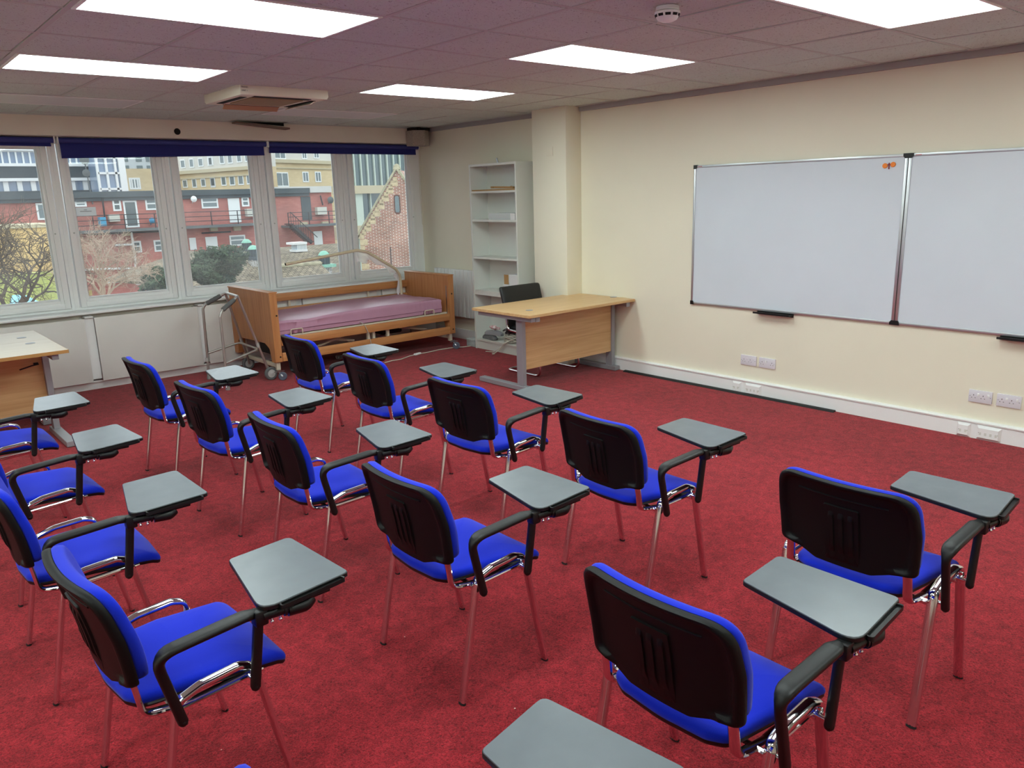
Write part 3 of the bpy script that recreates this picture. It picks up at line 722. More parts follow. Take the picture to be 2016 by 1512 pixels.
# ------------------------------------------------------------------ teacher desk
def atz(px, py, z):
    d = FW + RT*((px-1008)/FPX) - UP*((py-756)/FPX); return CAM + d*((z-CAM.z)/d.z)
def desk(x0, x1, y0, y1, label, wm, pm, em, legx, front, name='office_desk', grp=None, grom=()):
    """front = y of the modesty panel; cantilever legs at legx"""
    t = Thing(name, ((x0+x1)/2, (y0+y1)/2, 0), label, 'desk', grp)
    t.part('desk_top', G().box(x0, x1, y0, y1, .695, .72, b=.002), wm, smooth=False)
    s = 1 if front < (y0+y1)/2 else -1
    yb = y1-.03 if s > 0 else y0+.03; yf = y0+.03 if s > 0 else y1-.03
    for lx in legx:
        wo = .075 if abs(lx-x0) < abs(lx-x1) else .022
        g = G().box(lx-min(wo, lx-x0-.012 if wo > .03 else wo), lx+.022, min(yf, yb), max(yf, yb), .652, .694, b=.002)
        g.box(lx-.022, lx+.022, front-s*.045, front+s*.035, .03, .655, b=.002)
        g.box(lx-.034, lx+.034, front-s*.10, yb+s*.07, .004, .046, b=.004)
        l = t.part('leg_frame', g, M_desk_frame, smooth=False)
        t.part('end_cap', G().box(lx-.024, lx+.024, yf-s*.004, yf-s*.001, .650, .695), M_desk_frame, parent=l, smooth=False)
    a, b = min(legx), max(legx)
    t.part('modesty_panel', G().box(a+.022, b-.022, front-s*.03, front-s*.012, .19, .694), pm, smooth=False)
    for gxy in grom:
        t.part('cable_grommet', G().lathe([(.034, .7195), (.034, .7225), (.030, .7232)], (gxy[0], gxy[1], 0), n=24).box(gxy[0]-.022, gxy[0]+.022, gxy[1]-.004, gxy[1]+.012, .7231, .7236), M_desk_frame)
    return t
p1, p2 = atz(1042, 611, .72), atz(1207.6, 585, .72)
desk(2.282, 3.655, .412, 1.206, 'light beech office desk against the cream wall near the pillar', W_desk_x, W_desk_panel, W_desk_edge, (2.405, 3.585), .672, grom=((p1.x, p1.y), (p2.x, p2.y)))
p3 = atz(1232.7, 584.5, .72)
single('folded_paper', G().box(p3.x-.06, p3.x+.055, p3.y-.035, p3.y+.035, .7205, .726, rot=Matrix.Rotation(.25, 3, 'Z')), mat('cream_card', (226, 218, 186), .8), (p3.x, p3.y, .7205), 'small cream folded card on the right end of the beech desk', 'paper')
# left pair of pale desks
LD = 'pale desks pushed back to back at the left edge'
t = desk(-2.6, -.936, 1.873, 2.536, 'nearer pale-topped desk of the pair at the left edge', W_light, W_desk_panel, W_desk_edge, (-2.4, -1.02), 2.33, grp=LD, grom=((-1.085, 2.41),))
t.part('edge_band', G().box(-2.6, -.934, 1.871, 1.8732, .695, .7195).box(-.9365, -.9345, 1.871, 2.536, .695, .7195), W_desk_edge, smooth=False)
t.part('panel_hook', G().box(-1.10, -1.07, 2.315, 2.342, .565, .58).tube(fillet([(-1.07, 2.30, .57), (-1.12, 2.30, .565), (-1.20, 2.31, .545)], .02), .005), M_black)
t = desk(-2.6, -.934, 2.540, 3.15, 'farther pale-topped desk of the pair, nearest the windows', W_light, W_desk_panel, W_desk_edge, (-2.4, -1.02), 2.76, grp=LD, grom=((-1.083, 2.775),))
t.part('edge_band', G().box(-.9345, -.9325, 2.540, 3.15, .695, .7195), W_desk_edge, smooth=False)

# black cantilever visitor chair behind the teacher desk
t = Thing('visitor_chair', (3.07, 1.18, 0), 'black leatherette cantilever chair tucked behind the beech desk', 'chair')
x0, x1 = 2.865, 3.375
g = G().box(x0+.02, x1-.02, .93, 1.37, .40, .455, b=.02); t.part('seat', g, M_leather)
bkp = rpoly([(x0, .375), (x1, .375), (x1+.012, .835), (x0-.012, .835)], .03, 5)
def Bk(u, v, w): return (u, 1.375+.11*((v-.38)/.45)**1.2*(1 if v > .38 else 0)+w, v) if v >= .38 else (u, 1.375+w, v)
pp = []
for i in range(len(bkp)):
    a, b = bkp[i], bkp[(i+1) % len(bkp)]; n = max(1, int((b-a).length/.05))
    for k in range(n): pp.append(a+(b-a)*(k/n))
g = G().pad(pp, Bk, [(.3, -.022), (.7, -.022), (.95, -.020), (1, -.010), (1, .010), (.96, .018), (.7, .020), (.3, .020)], c=((x0+x1)/2, .6)); t.part('backrest', g, M_leather, angle=60)
g = G()
for s, xx in ((1, x0-.01), (-1, x1+.01)):
    g.tube(fillet([(xx, 1.40, .62), (xx, 1.375, .42), (xx, .95, .40), (xx, .905, .012), (xx, 1.40, .012), (xx+s*.25, 1.40, .012)], [0, .06, .07, .07, .06, 0], 6), .0125, n=12)
t.part('cantilever_frame', g, M_chrome)

# ------------------------------------------------------------------ bookcase and what stands in it
bx0, bx1, by0, by1 = 3.385, 3.628, 1.80, 2.592
t = Thing('bookcase', ((bx0+bx1)/2, (by0+by1)/2, 0), 'tall white open bookcase between the radiator and the pillar', 'bookcase')
t.part('side_panel', G().box(bx0, bx1, by0, by0+.022, 0, 2.062, b=.001), M_shelf, smooth=False)
t.part('side_panel', G().box(bx0, bx1, by1-.022, by1, 0, 2.062, b=.001), M_shelf, smooth=False)
t.part('back_panel', G().box(bx1-.005, bx1, by0+.022, by1-.022, .02, 2.04), M_shelf, smooth=False)
t.part('top_panel', G().box(bx0, bx1-.005, by0+.022, by1-.022, 2.037, 2.062), M_shelf, smooth=False)
for z, th in ((1.775, .022), (1.468, .022), (1.058, .022), (.652, .022), (.118, .022)):
    t.part('shelf', G().box(bx0+.004, bx1-.005, by0+.022, by1-.022, z-th, z), M_shelf, smooth=False)
t.part('plinth', G().box(bx0+.018, bx0+.036, by0+.022, by1-.022, 0, .096), M_shelf, smooth=False)
single('spare_shelf_board', G().box(bx0+.006, bx1-.008, by0+.026, by1-.026, .653, .668), M_shelf, (3.5, 2.2, .653), 'loose white spare shelf board lying on the fourth bookcase shelf', 'board', smooth=False)
single('spare_shelf_board', G().box(bx0+.004, bx1-.010, by0+.03, by1-.03, .669, .683), M_shelf, (3.5, 2.2, .669), 'upper loose white shelf board below the small boxes', 'board', smooth=False)
g = G().box(3.40, 3.50, 1.83, 2.568, 1.776, 1.790); single('cardboard_strip', g, M_card, (3.45, 2.2, 1.776), 'long flat brown cardboard strip on the top shelf of the bookcase', 'cardboard', smooth=False)
g = G().box(3.41, 3.49, 1.88, 2.25, 1.797, 1.816, rot=Matrix.Rotation(.03, 3, 'X')).box(3.405, 3.42, 1.90, 1.915, 1.80, 1.818).box(3.405, 3.42, 2.20, 2.235, 1.80, 1.818)
single('folded_card_tray', g, M_card, (3.45, 2.06, 1.791), 'shorter brown card tray lying on top of the cardboard strip', 'cardboard', smooth=False)
single('clear_plastic_box', G().box(3.40, 3.56, 1.835, 2.29, 1.4685, 1.472).box(3.40, 3.403, 1.835, 2.29, 1.472, 1.535).box(3.557, 3.56, 1.835, 2.29, 1.472, 1.535).box(3.40, 3.56, 1.835, 1.838, 1.472, 1.535).box(3.40, 3.56, 2.287, 2.29, 1.472, 1.535).box(3.40, 3.56, 1.835, 2.29, 1.535, 1.538), M_clear, (3.48, 2.06, 1.4685), 'long clear plastic box on the second bookcase shelf', 'box', smooth=False)
single('white_leaflet', G().box(3.392, 3.396, 1.84, 1.915, 1.4685, 1.535), M_paper, (3.394, 1.88, 1.4685), 'small white leaflet in front of the clear plastic box', 'paper', smooth=False)
t = Thing('small_carton', (3.46, 1.96, .684), 'small white carton with an open brown flap on the fourth bookcase shelf', 'box')
t.part('carton', G().box(3.42, 3.54, 1.85, 2.0, .684, .885, b=.002), M_paper, smooth=False)
t.part('flap', G().box(3.415, 3.419, 2.003, 2.075, .776, .880), M_card, smooth=False)
single('small_carton', G().box(3.41, 3.53, 2.004, 2.085, .684, .775, b=.002), M_paper, (3.47, 2.04, .684), 'low white carton standing beside the taller white carton on the shelf', 'box', smooth=False)
single('metal_bracket', G().box(3.45, 3.456, 2.165, 2.185, 2.064, 2.115, rot=Matrix.Rotation(-.35, 3, 'X')).box(3.45, 3.48, 2.165, 2.185, 2.0625, 2.066), M_steel, (3.455, 2.175, 2.0625), 'small grey metal bracket on top of the bookcase', 'bracket', smooth=False)
# heap on bottom shelf
rs = random.Random(11)
def shoe(g, x, y, z, a, L=.26):
    out = rpoly([(-L/2, -.035), (0, -.030), (L/2-.03, -.045), (L/2, 0), (L/2-.03, .045), (0, .030), (-L/2, .035)], .03, 4)
    Rz = Matrix.Rotation(a, 3, 'Z')
    F = lambda u, v, w: tuple(Rz @ V(u, v, w) + V(x, y, z))
    return g.pad(out, F, [(.6, 0), (.97, .002), (1, .010), (1, .022), (.95, .030), (.8, .045), (.4, .055)])
single('grey_slipper', shoe(G(), 3.45, 2.40, .119, 1.45), M_grey_cloth, (3.45, 2.40, .119), 'flat grey rubber sole lowest in the heap at the left of the bottom shelf', 'slipper')
single('grey_slipper', shoe(G(), 3.46, 2.34, .172, 1.65, .28), mat('light_grey_sole', (150, 152, 156), .7), (3.46, 2.34, .172), 'lighter grey sole lying on the lower one on the bottom shelf', 'slipper')
g = G(); 
for k in range(7): g.sphere((3.46+rs.uniform(-.03, .03), 2.31+rs.uniform(-.035, .035), .252+rs.uniform(-.010, .020)), .024, 6, (1, 1.2, .8))
single('pink_cloth', g, mat('pink_white_cloth', (196, 134, 140), .9, c2=(226, 222, 220), vscale=60), (3.46, 2.31, .225), 'small crumpled pink and white cloth on the grey soles', 'cloth')
g = G()
for k in range(12): g.sphere((3.560+rs.uniform(-.015, .015), 2.16+rs.uniform(-.09, .06), .155+rs.uniform(0, .09)), .034, 6, (1, 1.3, .9))
single('plastic_bag', g, mat('white_bag_plastic', (206, 206, 208), .4), (3.575, 2.15, .125), 'crumpled white plastic bag behind the cables on the bottom shelf', 'bag')
def tangle(n, cx, cy, z0, rx, ry, rz, r, seed, m, name, label):
    q = random.Random(seed); g = G()
    for k in range(n):
        a0 = q.uniform(0, 2*PI); pts = []
        ax, ay = q.uniform(.4, 1)*rx, q.uniform(.4, 1)*ry; ox, oy = cx+q.uniform(-.3, .3)*rx, cy+q.uniform(-.3, .3)*ry; zz = z0+q.uniform(0, rz)
        for i in range(17):
            a = a0+2*PI*i/16*q.uniform(.97, 1.03)
            pts.append(V(ox+ax*math.cos(a), oy+ay*math.sin(a), zz+.012*math.sin(2*a+k)+.01))
        g.tube(pts, r, n=6)
    return single(name, g, m, (cx, cy, z0), label, 'cable')
tangle(10, 3.46, 2.02, .120, .060, .13, .07, .0045, 5, M_lead, 'cable_bundle', 'tangled bundle of cream cables on the bottom shelf of the bookcase')
tangle(8, 3.47, 2.05, .20, .050, .10, .05, .005, 8, M_blackcable, 'cable_bundle', 'knot of black cables lying on top of the cream cables')
g = G().tube(fillet([(3.44, 1.90, .20), (3.37, 2.02, .135), (3.365, 2.12, .06), (3.33, 2.20, .012), (3.30, 2.30, .010)], .05), .005, n=8).tube(fillet([(3.45, 1.95, .18), (3.37, 2.05, .13), (3.355, 2.12, .04), (3.28, 2.13, .012)], .04), .006, n=8)
g.box(3.262, 3.285, 2.12, 2.14, .004, .018); single('hanging_cable', g, M_lead, (3.33, 2.15, .004), 'two cream cable ends trailing from the bookcase onto the carpet', 'cable')
t = Thing('adapter_box', (3.46, 2.70, 0), 'small grey adapter box on the carpet at the left foot of the bookcase', 'box')
t.part('case', G().box(3.40, 3.52, 2.625, 2.785, 0, .088, b=.008), M_plug)
t.part('lid', G().box(3.396, 3.524, 2.621, 2.789, .074, .092, b=.005), mat('grey_lid', (186, 194, 192), .45))
pts = [atz(*q, .006) for q in ((757, 714), (772, 710), (790, 707), (806, 701), (822, 697.5), (845, 693), (865, 688.5), (890, 684.5), (912, 683), (935, 680))]
t = Thing('extension_lead', tuple(pts[4]), 'thin cream mains lead lying across the red carpet in front of the bed', 'cable')
t.part('lead', G().tube(fillet([tuple(p) for p in pts] + [(3.40, 2.66, .05)], .05, 3), .005, n=8), M_lead)
pc = pts[4]; t.part('inline_plug', G().box(pc.x-.05, pc.x+.05, pc.y-.018, pc.y+.018, .0005, .022, b=.008, rot=Matrix.Rotation(.25, 3, 'Z')), M_white)

# ------------------------------------------------------------------ hospital bed
t = Thing('hospital_bed', (2.12, 3.21, 0), 'adjustable hospital bed with beech boards and mauve mattress under the windows', 'bed')
fx0, fx1, hx0, hx1, yn, yf = 1.014, 1.088, 3.153, 3.228, 2.762, 3.655
def board(x0, x1, z1, zb, cut):
    # outline in (y, z): arch cut-out at the bottom
    pts = [(yn, zb), (yn+.075, zb), (yn+.10, zb+.13), (yn+.19, cut), (yf-.19, cut), (yf-.10, cut-.03), (yf-.075, zb), (yf, zb), (yf, z1), (yn, z1)]
    pl = rpoly(pts, [.01, .01, .05, .06, .06, .06, .01, .01, .006, .006], 5)
    # two-part loft (concave outline is filled by the builder as an n-gon)
    g = G(); sh = .05 if x0 < 2 else 0; g.prism(pl, lambda u, v, w: (w-sh*(u-yn)/.9, u, v+sh*.2*(u-yn)/.9*(v > .5)), x0, x1); return g
fb = t.part('footboard', board(fx0, fx1, .862, .176, .355), W_bed_z, smooth=False)
t.part('board_cap', G().loft([[V(a-.05*(yy-yn)/.9, yy, zz+.01*(yy-yn)/.9) for a, zz in ((fx0-.006, .860), (fx1+.006, .860), (fx1+.006, .870), (fx1+.002, .872), (fx0-.002, .872), (fx0-.006, .870))] for yy in (yn-.006, yf+.006)]), W_bed_x, parent=fb, smooth=False)
hb = t.part('headboard', board(hx0, hx1, .850, .176, .355), W_bed_z, smooth=False)
t.part('board_cap', G().box(hx0-.006, hx1+.006, yn-.006, yf+.006, .848, .860, b=.004), W_bed_x, parent=hb)
t.part('rail_track', G().box(hx0-.003, hx0+.002, yn+.035, yn+.047, .34, .735), M_steel, parent=hb, smooth=False)
for par, xx in ((fb, fx0-.001), (hb, hx0-.001)):
    pass
g = G()
for xx in (fx0+.055, hx0+.045):
    for zz in (.228, .64): g.lathe([(.0085, 0), (.0085, .003)], (xx, yn-.0003, zz), (0, -1, 0), 12)
t.part('bolt_hole', g, M_void, smooth=False)
for z0, z1 in ((.338, .420), (.180, .266)):
    t.part('side_rail', G().box(fx1+.002, hx0-.002, 2.752, 2.776, z0, z1, b=.005), W_bed_x)
for z0, z1 in ((.668, .752), (.500, .598)):
    t.part('side_rail', G().box(fx1+.002, hx0-.002, 3.612, 3.636, z0, z1, b=.005), W_bed_x)
g = G()
for xx in (1.62, 2.62): g.box(xx-.012, xx+.012, 3.637, 3.645, .50, .75)
t.part('rail_upright', g, M_cream, smooth=False)
# mattress
def mat_z(u, v, top):
    z = .585 + .010*math.sin(u*3.1+.6) + .006*math.sin(v*9) - .012*math.exp(-((u-1.42)/.16)**2)*math.exp(-((v-2.82)/.14)**2)
    if u > 2.7: z += .012*((u-2.7)/.4)
    return z
g = G(); nx, ny = 96, 36; mx0, mx1, my0, my1 = 1.095, 3.075, 2.800, 3.600
loops = []
def wr(u, side):   # gathered creases near the corner handles
    d = min(abs(u-1.27), abs(u-2.90)); return .007*math.exp(-(d/.16)**2)*math.sin(u*115+side)
def ring(ins, zf):
    pts = []
    def add(u, v, nx_, ny_):
        k = wr(u, 0) if abs(ny_) > .5 and v < 3.2 else 0
        r = ins
        pts.append(V(u-nx_*r, v-ny_*(r-k), zf(u-nx_*r, v-ny_*r)))
    for i in range(nx): add(mx0+(mx1-mx0)*i/nx, my0, 0, -1)
    for i in range(ny): add(mx1, my0+(my1-my0)*i/ny, 1, 0)
    for i in range(nx): add(mx1-(mx1-mx0)*i/nx, my1, 0, 1)
    for i in range(ny): add(mx0, my1-(my1-my0)*i/ny, -1, 0)
    return pts
rings = [ring(.03, lambda u, v: .432), ring(.0, lambda u, v: .440), ring(-.004, lambda u, v: .50), ring(.004, lambda u, v: .545), ring(-.002, lambda u, v: mat_z(u, v, 1)-.022), ring(.006, lambda u, v: mat_z(u, v, 1)-.008), ring(.02, lambda u, v: mat_z(u, v, 1)-.001)]
g.loft(rings, cap=False)
# top sheet grid
tx0, tx1, ty0, ty1 = mx0+.02, mx1-.02, my0+.02, my1-.02
def TP(i, j):
    u, v = tx0+(tx1-tx0)*i/60, ty0+(ty1-ty0)*j/24
    z = mat_z(u, v, 1) + .0035*math.sin(u*7+v*31)*math.exp(-((u-2.85)/.3)**2) - (.001 if i in (0, 60) or j in (0, 24) else 0)
    return V(u, v, z)
vs = [TP(i, j) for i in range(61) for j in range(25)]; fs = [(i*25+j, (i+1)*25+j, (i+1)*25+j+1, i*25+j+1) for i in range(60) for j in range(24)]
g.add(vs, fs); g.box(mx0+.03, mx1-.03, my0+.03, my1-.03, .432, .5)
mt = t.part('mattress', g, M_mattress, angle=70)
t.part('cover_seam', G().tube([V(mx0, my0-.004, .478), V(1.6, my0-.007, .482), V(2.4, my0-.004, .476), V(mx1, my0-.004, .480)], .0025, n=5), mat('mauve_seam', (130, 84, 104), .5), parent=mt)
for a, b in ((1.213, 1.338), (2.832, 2.955)):
    t.part('mattress_retainer', G().tube(fillet([(a, 2.785, .36), (a, 2.785, .482), (b, 2.785, .482), (b, 2.785, .36)], .015), .0055, n=8), M_cream)
g = G()
for yy in (2.83, 3.56): g.box(fx1, hx0, yy-.02, yy+.02, .385, .430)
for xx in (1.25, 1.75, 2.10, 2.16, 2.6, 3.0): g.box(xx-.02, xx+.02, 2.85, 3.54, .39, .425)
for k in range(14): g.box(1.2+k*.135, 1.23+k*.135, 2.85, 3.54, .418, .430)
g.box(2.085, 2.115, 2.80, 2.83, .21, .40).box(2.15, 2.18, 2.80, 2.83, .21, .40).box(2.33, 2.36, 2.80, 2.83, .24, .40)
t.part('mesh_platform', g, M_cream, smooth=False)
g = G()
for a, b in (((1.55, .235), (1.95, .33)), ((2.45, .34), (2.95, .24)), ((1.6, .33), (2.0, .24))):
    g.tube([V(a[0], 2.95, a[1]), V(b[0], 2.95, b[1])], .014, n=8).tube([V(a[0], 3.45, a[1]), V(b[0], 3.45, b[1])], .014, n=8)
g.box(1.10, 3.14, 2.93, 2.96, .19, .215).box(1.10, 3.14, 3.44, 3.47, .19, .215)
t.part('lifting_linkage', g, M_cream)
t.part('actuator_motor', G().box(1.35, 1.60, 3.1, 3.3, .19, .36, b=.02).cyl((1.58, 3.2, .28), (2.1, 3.2, .33), .02), M_rubber); t.part('actuator_motor', G().box(2.45, 2.72, 3.1, 3.3, .22, .38, b=.02), M_rubber); t.part('control_box', G().box(1.11, 1.20, 3.1, 3.35, .20, .42, b=.015), M_rubber)
pass
g = G(); 
coil = [V(1.75+.45*k/200, 2.90+.02*math.sin(k*.9), .075+.018*math.cos(k*.9)+.05*abs(k/200-.5)) for k in range(201)]
g.tube(coil, .0035, n=5); t.part('coiled_lead', g, mat('grey_coil', (90, 88, 86), .6))
g = G().tube(fillet([(1.985, 2.86, .40), (2.00, 2.80, .47), (2.03, 2.742, .425), (2.075, 2.738, .30), (2.10, 2.745, .12), (2.16, 2.74, .012)], .05), .0045, n=8)
t.part('handset_lead', g, mat('grey_lead', (178, 172, 160), .5))
g = G()
for x in (fx0+.04, hx0+.03):
    g.box(x-.02, x+.02, yn+.03, yn+.07, .09, .30, b=.003).box(x-.02, x+.02, yf-.07, yf-.03, .09, .30, b=.003).box(x-.015, x+.015, yn+.07, yf-.07, .115, .155, b=.003)
t.part('leg_frame', g, M_cream)
def caster(x, y, ang, par=None, r=.042):
    s, c_ = math.sin(ang), math.cos(ang); cx, cy = x+c_*.032, y+s*.032
    ax = V(-s, c_, 0)
    w = t.part('caster', G().lathe([(.010, -.013), (r-.006, -.013), (r, -.008), (r, .008), (r-.006, .013), (.010, .013)], (cx, cy, r), ax, 24), M_caster)
    t.part('caster_fork', G().tube([V(x, y, .092), V(cx, cy, r)+ax*.018], .008, .003, side=(c_, s, 0)).tube([V(x, y, .092), V(cx, cy, r)-ax*.018], .008, .003, side=(c_, s, 0)).cyl((x, y, .085), (x, y, .105), .02).cyl(V(cx, cy, r)-ax*.021, V(cx, cy, r)+ax*.021, .006).box(x-.045, x+.055, y-.012, y+.012, .088, .094), M_steel, parent=w)
caster(1.03, 2.745, -.5); caster(3.175, 2.735, -.9); caster(1.05, 3.60, .6); caster(3.18, 3.60, .9)
# lifting pole over the bed with plastic wrap
py = 3.42
pts = [V(3.035, 3.56, .45), V(3.035, 3.56, .62), V(2.985, 3.50, .83), V(2.90, 3.45, .915), V(2.50, py-.03, 1.140), V(2.36, 3.37, 1.170), V(1.46, 3.30, 1.085)]
pth = fillet([tuple(p) for p in pts], [0, .1, .12, .12, .12, .1, 0], 6)
lp = t.part('lifting_pole', G().tube(pth, .0165, n=14), mat('beige_enamel', (216, 204, 174), .4))
t.part('open_end', G().cyl((1.4605, 3.30, 1.085), (1.459, 3.2999, 1.0848), .0145), M_void, parent=lp)
# hanging polythene: ruffled strips below the pole
g = G(); q = random.Random(4)
sel = [p for p in pth if p.x > 1.74 and p.z > .62]
full = []
for a, b in zip(sel[:-1], sel[1:]):
    n = max(1, int((b-a).length/.02))
    for k in range(n): full.append(a.lerp(b, k/n))
full.append(sel[-1])
vs = []; fs = []
for i, p in enumerate(full):
    f = i/len(full)
    drop = (.095+.035*math.sin(i*.13)+.015*math.sin(i*.51)) if p.z > .95 else (.050+.01*math.sin(i*.5))
    sidev = V(-.8, 0, -.6) if p.z < .9 else V(0, 0, -1)
    for j in range(6):
        tt = j/5
        vs.append(p + sidev*(.008+drop*tt) + V(0, .014*math.sin(i*.55+j*1.1)*tt+.006, .0))
for i in range(len(full)-1):
    for j in range(5): fs.append((i*6+j, (i+1)*6+j, (i+1)*6+j+1, i*6+j+1))
g.add(vs, fs)
t.part('polythene_wrap', g, M_film, parent=lp, label='torn clear polythene hanging from the pole', angle=80)

# ------------------------------------------------------------------ walking frame
t = Thing('walking_frame', (.75, 3.08, 0), 'grey aluminium wheeled walking frame standing left of the bed', 'walking frame')
g = G()
near = fillet([(.507, 2.742, .02), (.520, 2.765, .70), (.545, 2.775, .750), (.715, 2.83, .848)], [0, .05, .05, 0], 6)
far = fillet([(.552, 3.352, .02), (.568, 3.335, .72), (.595, 3.33, .758), (.765, 3.27, .845)], [0, .05, .05, 0], 6)
top = fillet([(.70, 2.825, .838), (.738, 2.845, .860), (.785, 3.25, .858), (.745, 3.275, .836)], .03, 5)
g.tube(near, .0125, n=12).tube(far, .0125, n=12).tube(top, .0125, n=12)
g.tube([V(.738, 2.84, .856), V(.968, 2.868, .12)], .0125, n=12).tube([V(.780, 3.26, .852), V(1.015, 3.452, .12)], .0125, n=12)
g.tube(fillet([(.512, 2.755, .252), (.890, 2.858, .322), (.915, 3.385, .322), (.552, 3.345, .262)], .06, 6), .011, n=12)
t.part('tube_frame', g, M_walker)
g = G().tube([V(.885, 2.858, .385), V(.895, 2.859, .345)], .0155, n=12).tube([V(.935, 3.392, .36), V(.945, 3.40, .32)], .0155, n=12).tube([V(.5075, 2.746, .16), V(.5075, 2.746, .12)], .0155, n=12).tube([V(.552, 3.348, .22), V(.552, 3.348, .18)], .0155, n=12)
t.part('height_collar', g, M_hub)
for a, b in (((.558, 2.779, .757), (.692, 2.822, .833)), ((.606, 3.326, .764), (.738, 3.28, .832))):
    a, b = Vector(a), Vector(b); pp = [a.lerp(b, k/8) for k in range(9)]
    t.part('hand_grip', G().tube(pp, [.021, .023, .0205, .0225, .0205, .0225, .0205, .022, .0195], n=12), M_grip)
for x, y in ((.507, 2.742), (.552, 3.352)):
    t.part('ferrule', G().lathe([(.021, 0), (.022, .01), (.017, .04), (.015, .06)], (x, y, 0), n=14), M_greyfoot)
for x, y, ax in ((.985, 2.835, V(.08, -1, 0)), (1.03, 3.50, V(.05, -1, 0))):
    w = t.part('wheel', G().lathe([(.040, -.014), (.058, -.016), (.066, -.010), (.066, .010), (.058, .016), (.040, .014)], (x, y, .066), ax, 28), M_wheel)
    t.part('wheel_hub', G().lathe([(.006, -.018), (.040, -.017), (.040, .017), (.030, .0165), (.012, .019), (.006, .021)], (x, y, .066), ax, 24), M_hub, parent=w)
    t.part('axle', G().cyl(V(x, y, .066)-ax.normalized()*.02, V(x, y, .066)+ax.normalized()*.019, .006), M_rubber, parent=w)
    t.part('wheel_fork', G().tube([V(x-.018, y+.028 if y < 3 else y-.04, .14), V(x, y+.022 if y < 3 else y-.022, .066)], .011, n=10), M_walker)

# ------------------------------------------------------------------ outdoors
GZ = -8.0
gnd = struct('ground', G().box(-60, 160, 4.4, 260, GZ-.2, GZ), mat('outdoor_paving', (120, 118, 112), .9, var=.2, vscale=.5), smooth=False)
B_red = brick('red_painted_brick', (190, 122, 112), (176, 108, 100), (166, 108, 100), .45, .15, .012, var=.35, vscale=.35)
B_gable = brick('old_red_brick', (168, 100, 80), (138, 80, 66), (212, 202, 186), .225, .075, .012, var=.35, vscale=1.1)
B_tan = brick('tan_brick', (216, 196, 156), (206, 186, 146), (210, 192, 158), .45, .15, .01, var=.15, vscale=.2)
B_tile = brick('mossy_roof_tiles', (150, 138, 116), (122, 112, 94), (78, 70, 60), .26, .16, .02, var=.45, vscale=1.5, plane='xy')
M_render = mat('cream_render', (206, 204, 196), .8, var=.06, vscale=.3)
M_ochre = mat('ochre_render', (216, 184, 128), .85, var=.12, vscale=.5)
M_dark = mat('dark_cladding', (62, 74, 80), .6)
M_winw = mat('white_outdoor_frame', (225, 230, 230), .4)
M_og = mat('dull_window_glass', (96, 112, 116), .12, spec=.8)
M_og2 = mat('blue_office_glass', (120, 142, 170), .1, spec=.9)
M_teal = mat('teal_curtain_glass', (74, 102, 104), .12, spec=.9, c2=(52, 76, 82), vscale=.5)
M_tealm = mat('pale_green_mullion', (190, 204, 192), .5)
M_lead2 = mat('roof_felt', (98, 104, 106), .7, var=.2, vscale=.6)
M_copper = mat('verdigris_copper', (132, 186, 166), .6, var=.15, vscale=8)
M_louv = mat('grey_lantern', (70, 78, 84), .6)
M_rail = mat('black_railing', (44, 44, 50), .6)
M_stone = mat('pale_stone', (190, 180, 152), .85)
M_cope = mat('mossy_coping', (164, 158, 132), .9, var=.3, vscale=3)
M_green = mat('evergreen_leaf', (62, 82, 52), .7, c2=(38, 56, 38), vscale=2)
M_twig = mat('pale_twig_bark', (176, 154, 134), .9, var=.25, vscale=3)
M_bark = mat('grey_bark', (92, 80, 68), .9, var=.3, vscale=4)

class Fac:
    """vertical facade through two plan points; pixel readings become (u, z) on it"""
    def __init__(s, xa, Ya, xb_, Yb, pya=380, pyb=380):
        s.a = at(xa, pya, Ya); s.b = at(xb_, pyb, Yb); s.a.z = s.b.z = 0
        s.u = (s.b-s.a).normalized(); s.n = V(s.u.y, -s.u.x, 0)      # n points to the room
        if s.n.dot(CAM-s.a) < 0: s.n = -s.n
    def px(s, x, y):
        d = FW + RT*((x-1008)/FPX) - UP*((y-756)/FPX)
        k = (s.a-CAM).dot(s.n)/d.dot(s.n); p = CAM+d*k; return (p-s.a).dot(s.u), p.z
    def P(s, u, z, d=0): return s.a + s.u*u + s.n*d + V(0, 0, z)
    def box(s, g, u0, u1, z0, z1, d0, d1):
        vs = [s.P(u, z, d) for z in (z0, z1) for u, d in ((u0, d0), (u1, d0), (u1, d1), (u0, d1))]
        return g.add(vs, [(3, 2, 1, 0), (4, 5, 6, 7), (0, 1, 5, 4), (1, 2, 6, 5), (2, 3, 7, 6), (3, 0, 4, 7)])
    def rect(s, x0, y0, x1, y1):
        xm, ym = (x0+x1)/2, (y0+y1)/2
        return s.px(x0, ym)[0], s.px(x1, ym)[0], s.px(xm, y1)[1], s.px(xm, y0)[1]
def windows(t, F, rects, frame=M_winw, glass=M_og, w=.10, name='window', bar=None, mull=None, d=.06):
    for r in rects:
        u0, u1, z0, z1 = F.rect(*r); g = G()
        F.box(g, u0, u0+w, z0, z1, 0, d); F.box(g, u1-w, u1, z0, z1, 0, d); F.box(g, u0+w, u1-w, z0, z0+w, 0, d); F.box(g, u0+w, u1-w, z1-w, z1, 0, d)
        if bar: zb = z0+(z1-z0)*bar; F.box(g, u0+w, u1-w, zb-w*.4, zb+w*.4, 0, d)
        if mull:
            for k in range(1, mull): uu = u0+(u1-u0)*k/mull; F.box(g, uu-w*.4, uu+w*.4, z0+w, z1-w, 0, d)
        f = t.part(name, g, frame, smooth=False)
        g = G(); F.box(g, u0+w*.5, u1-w*.5, z0+w*.5, z1-w*.5, .005, .02); t.part('pane', g, glass, parent=f, smooth=False)
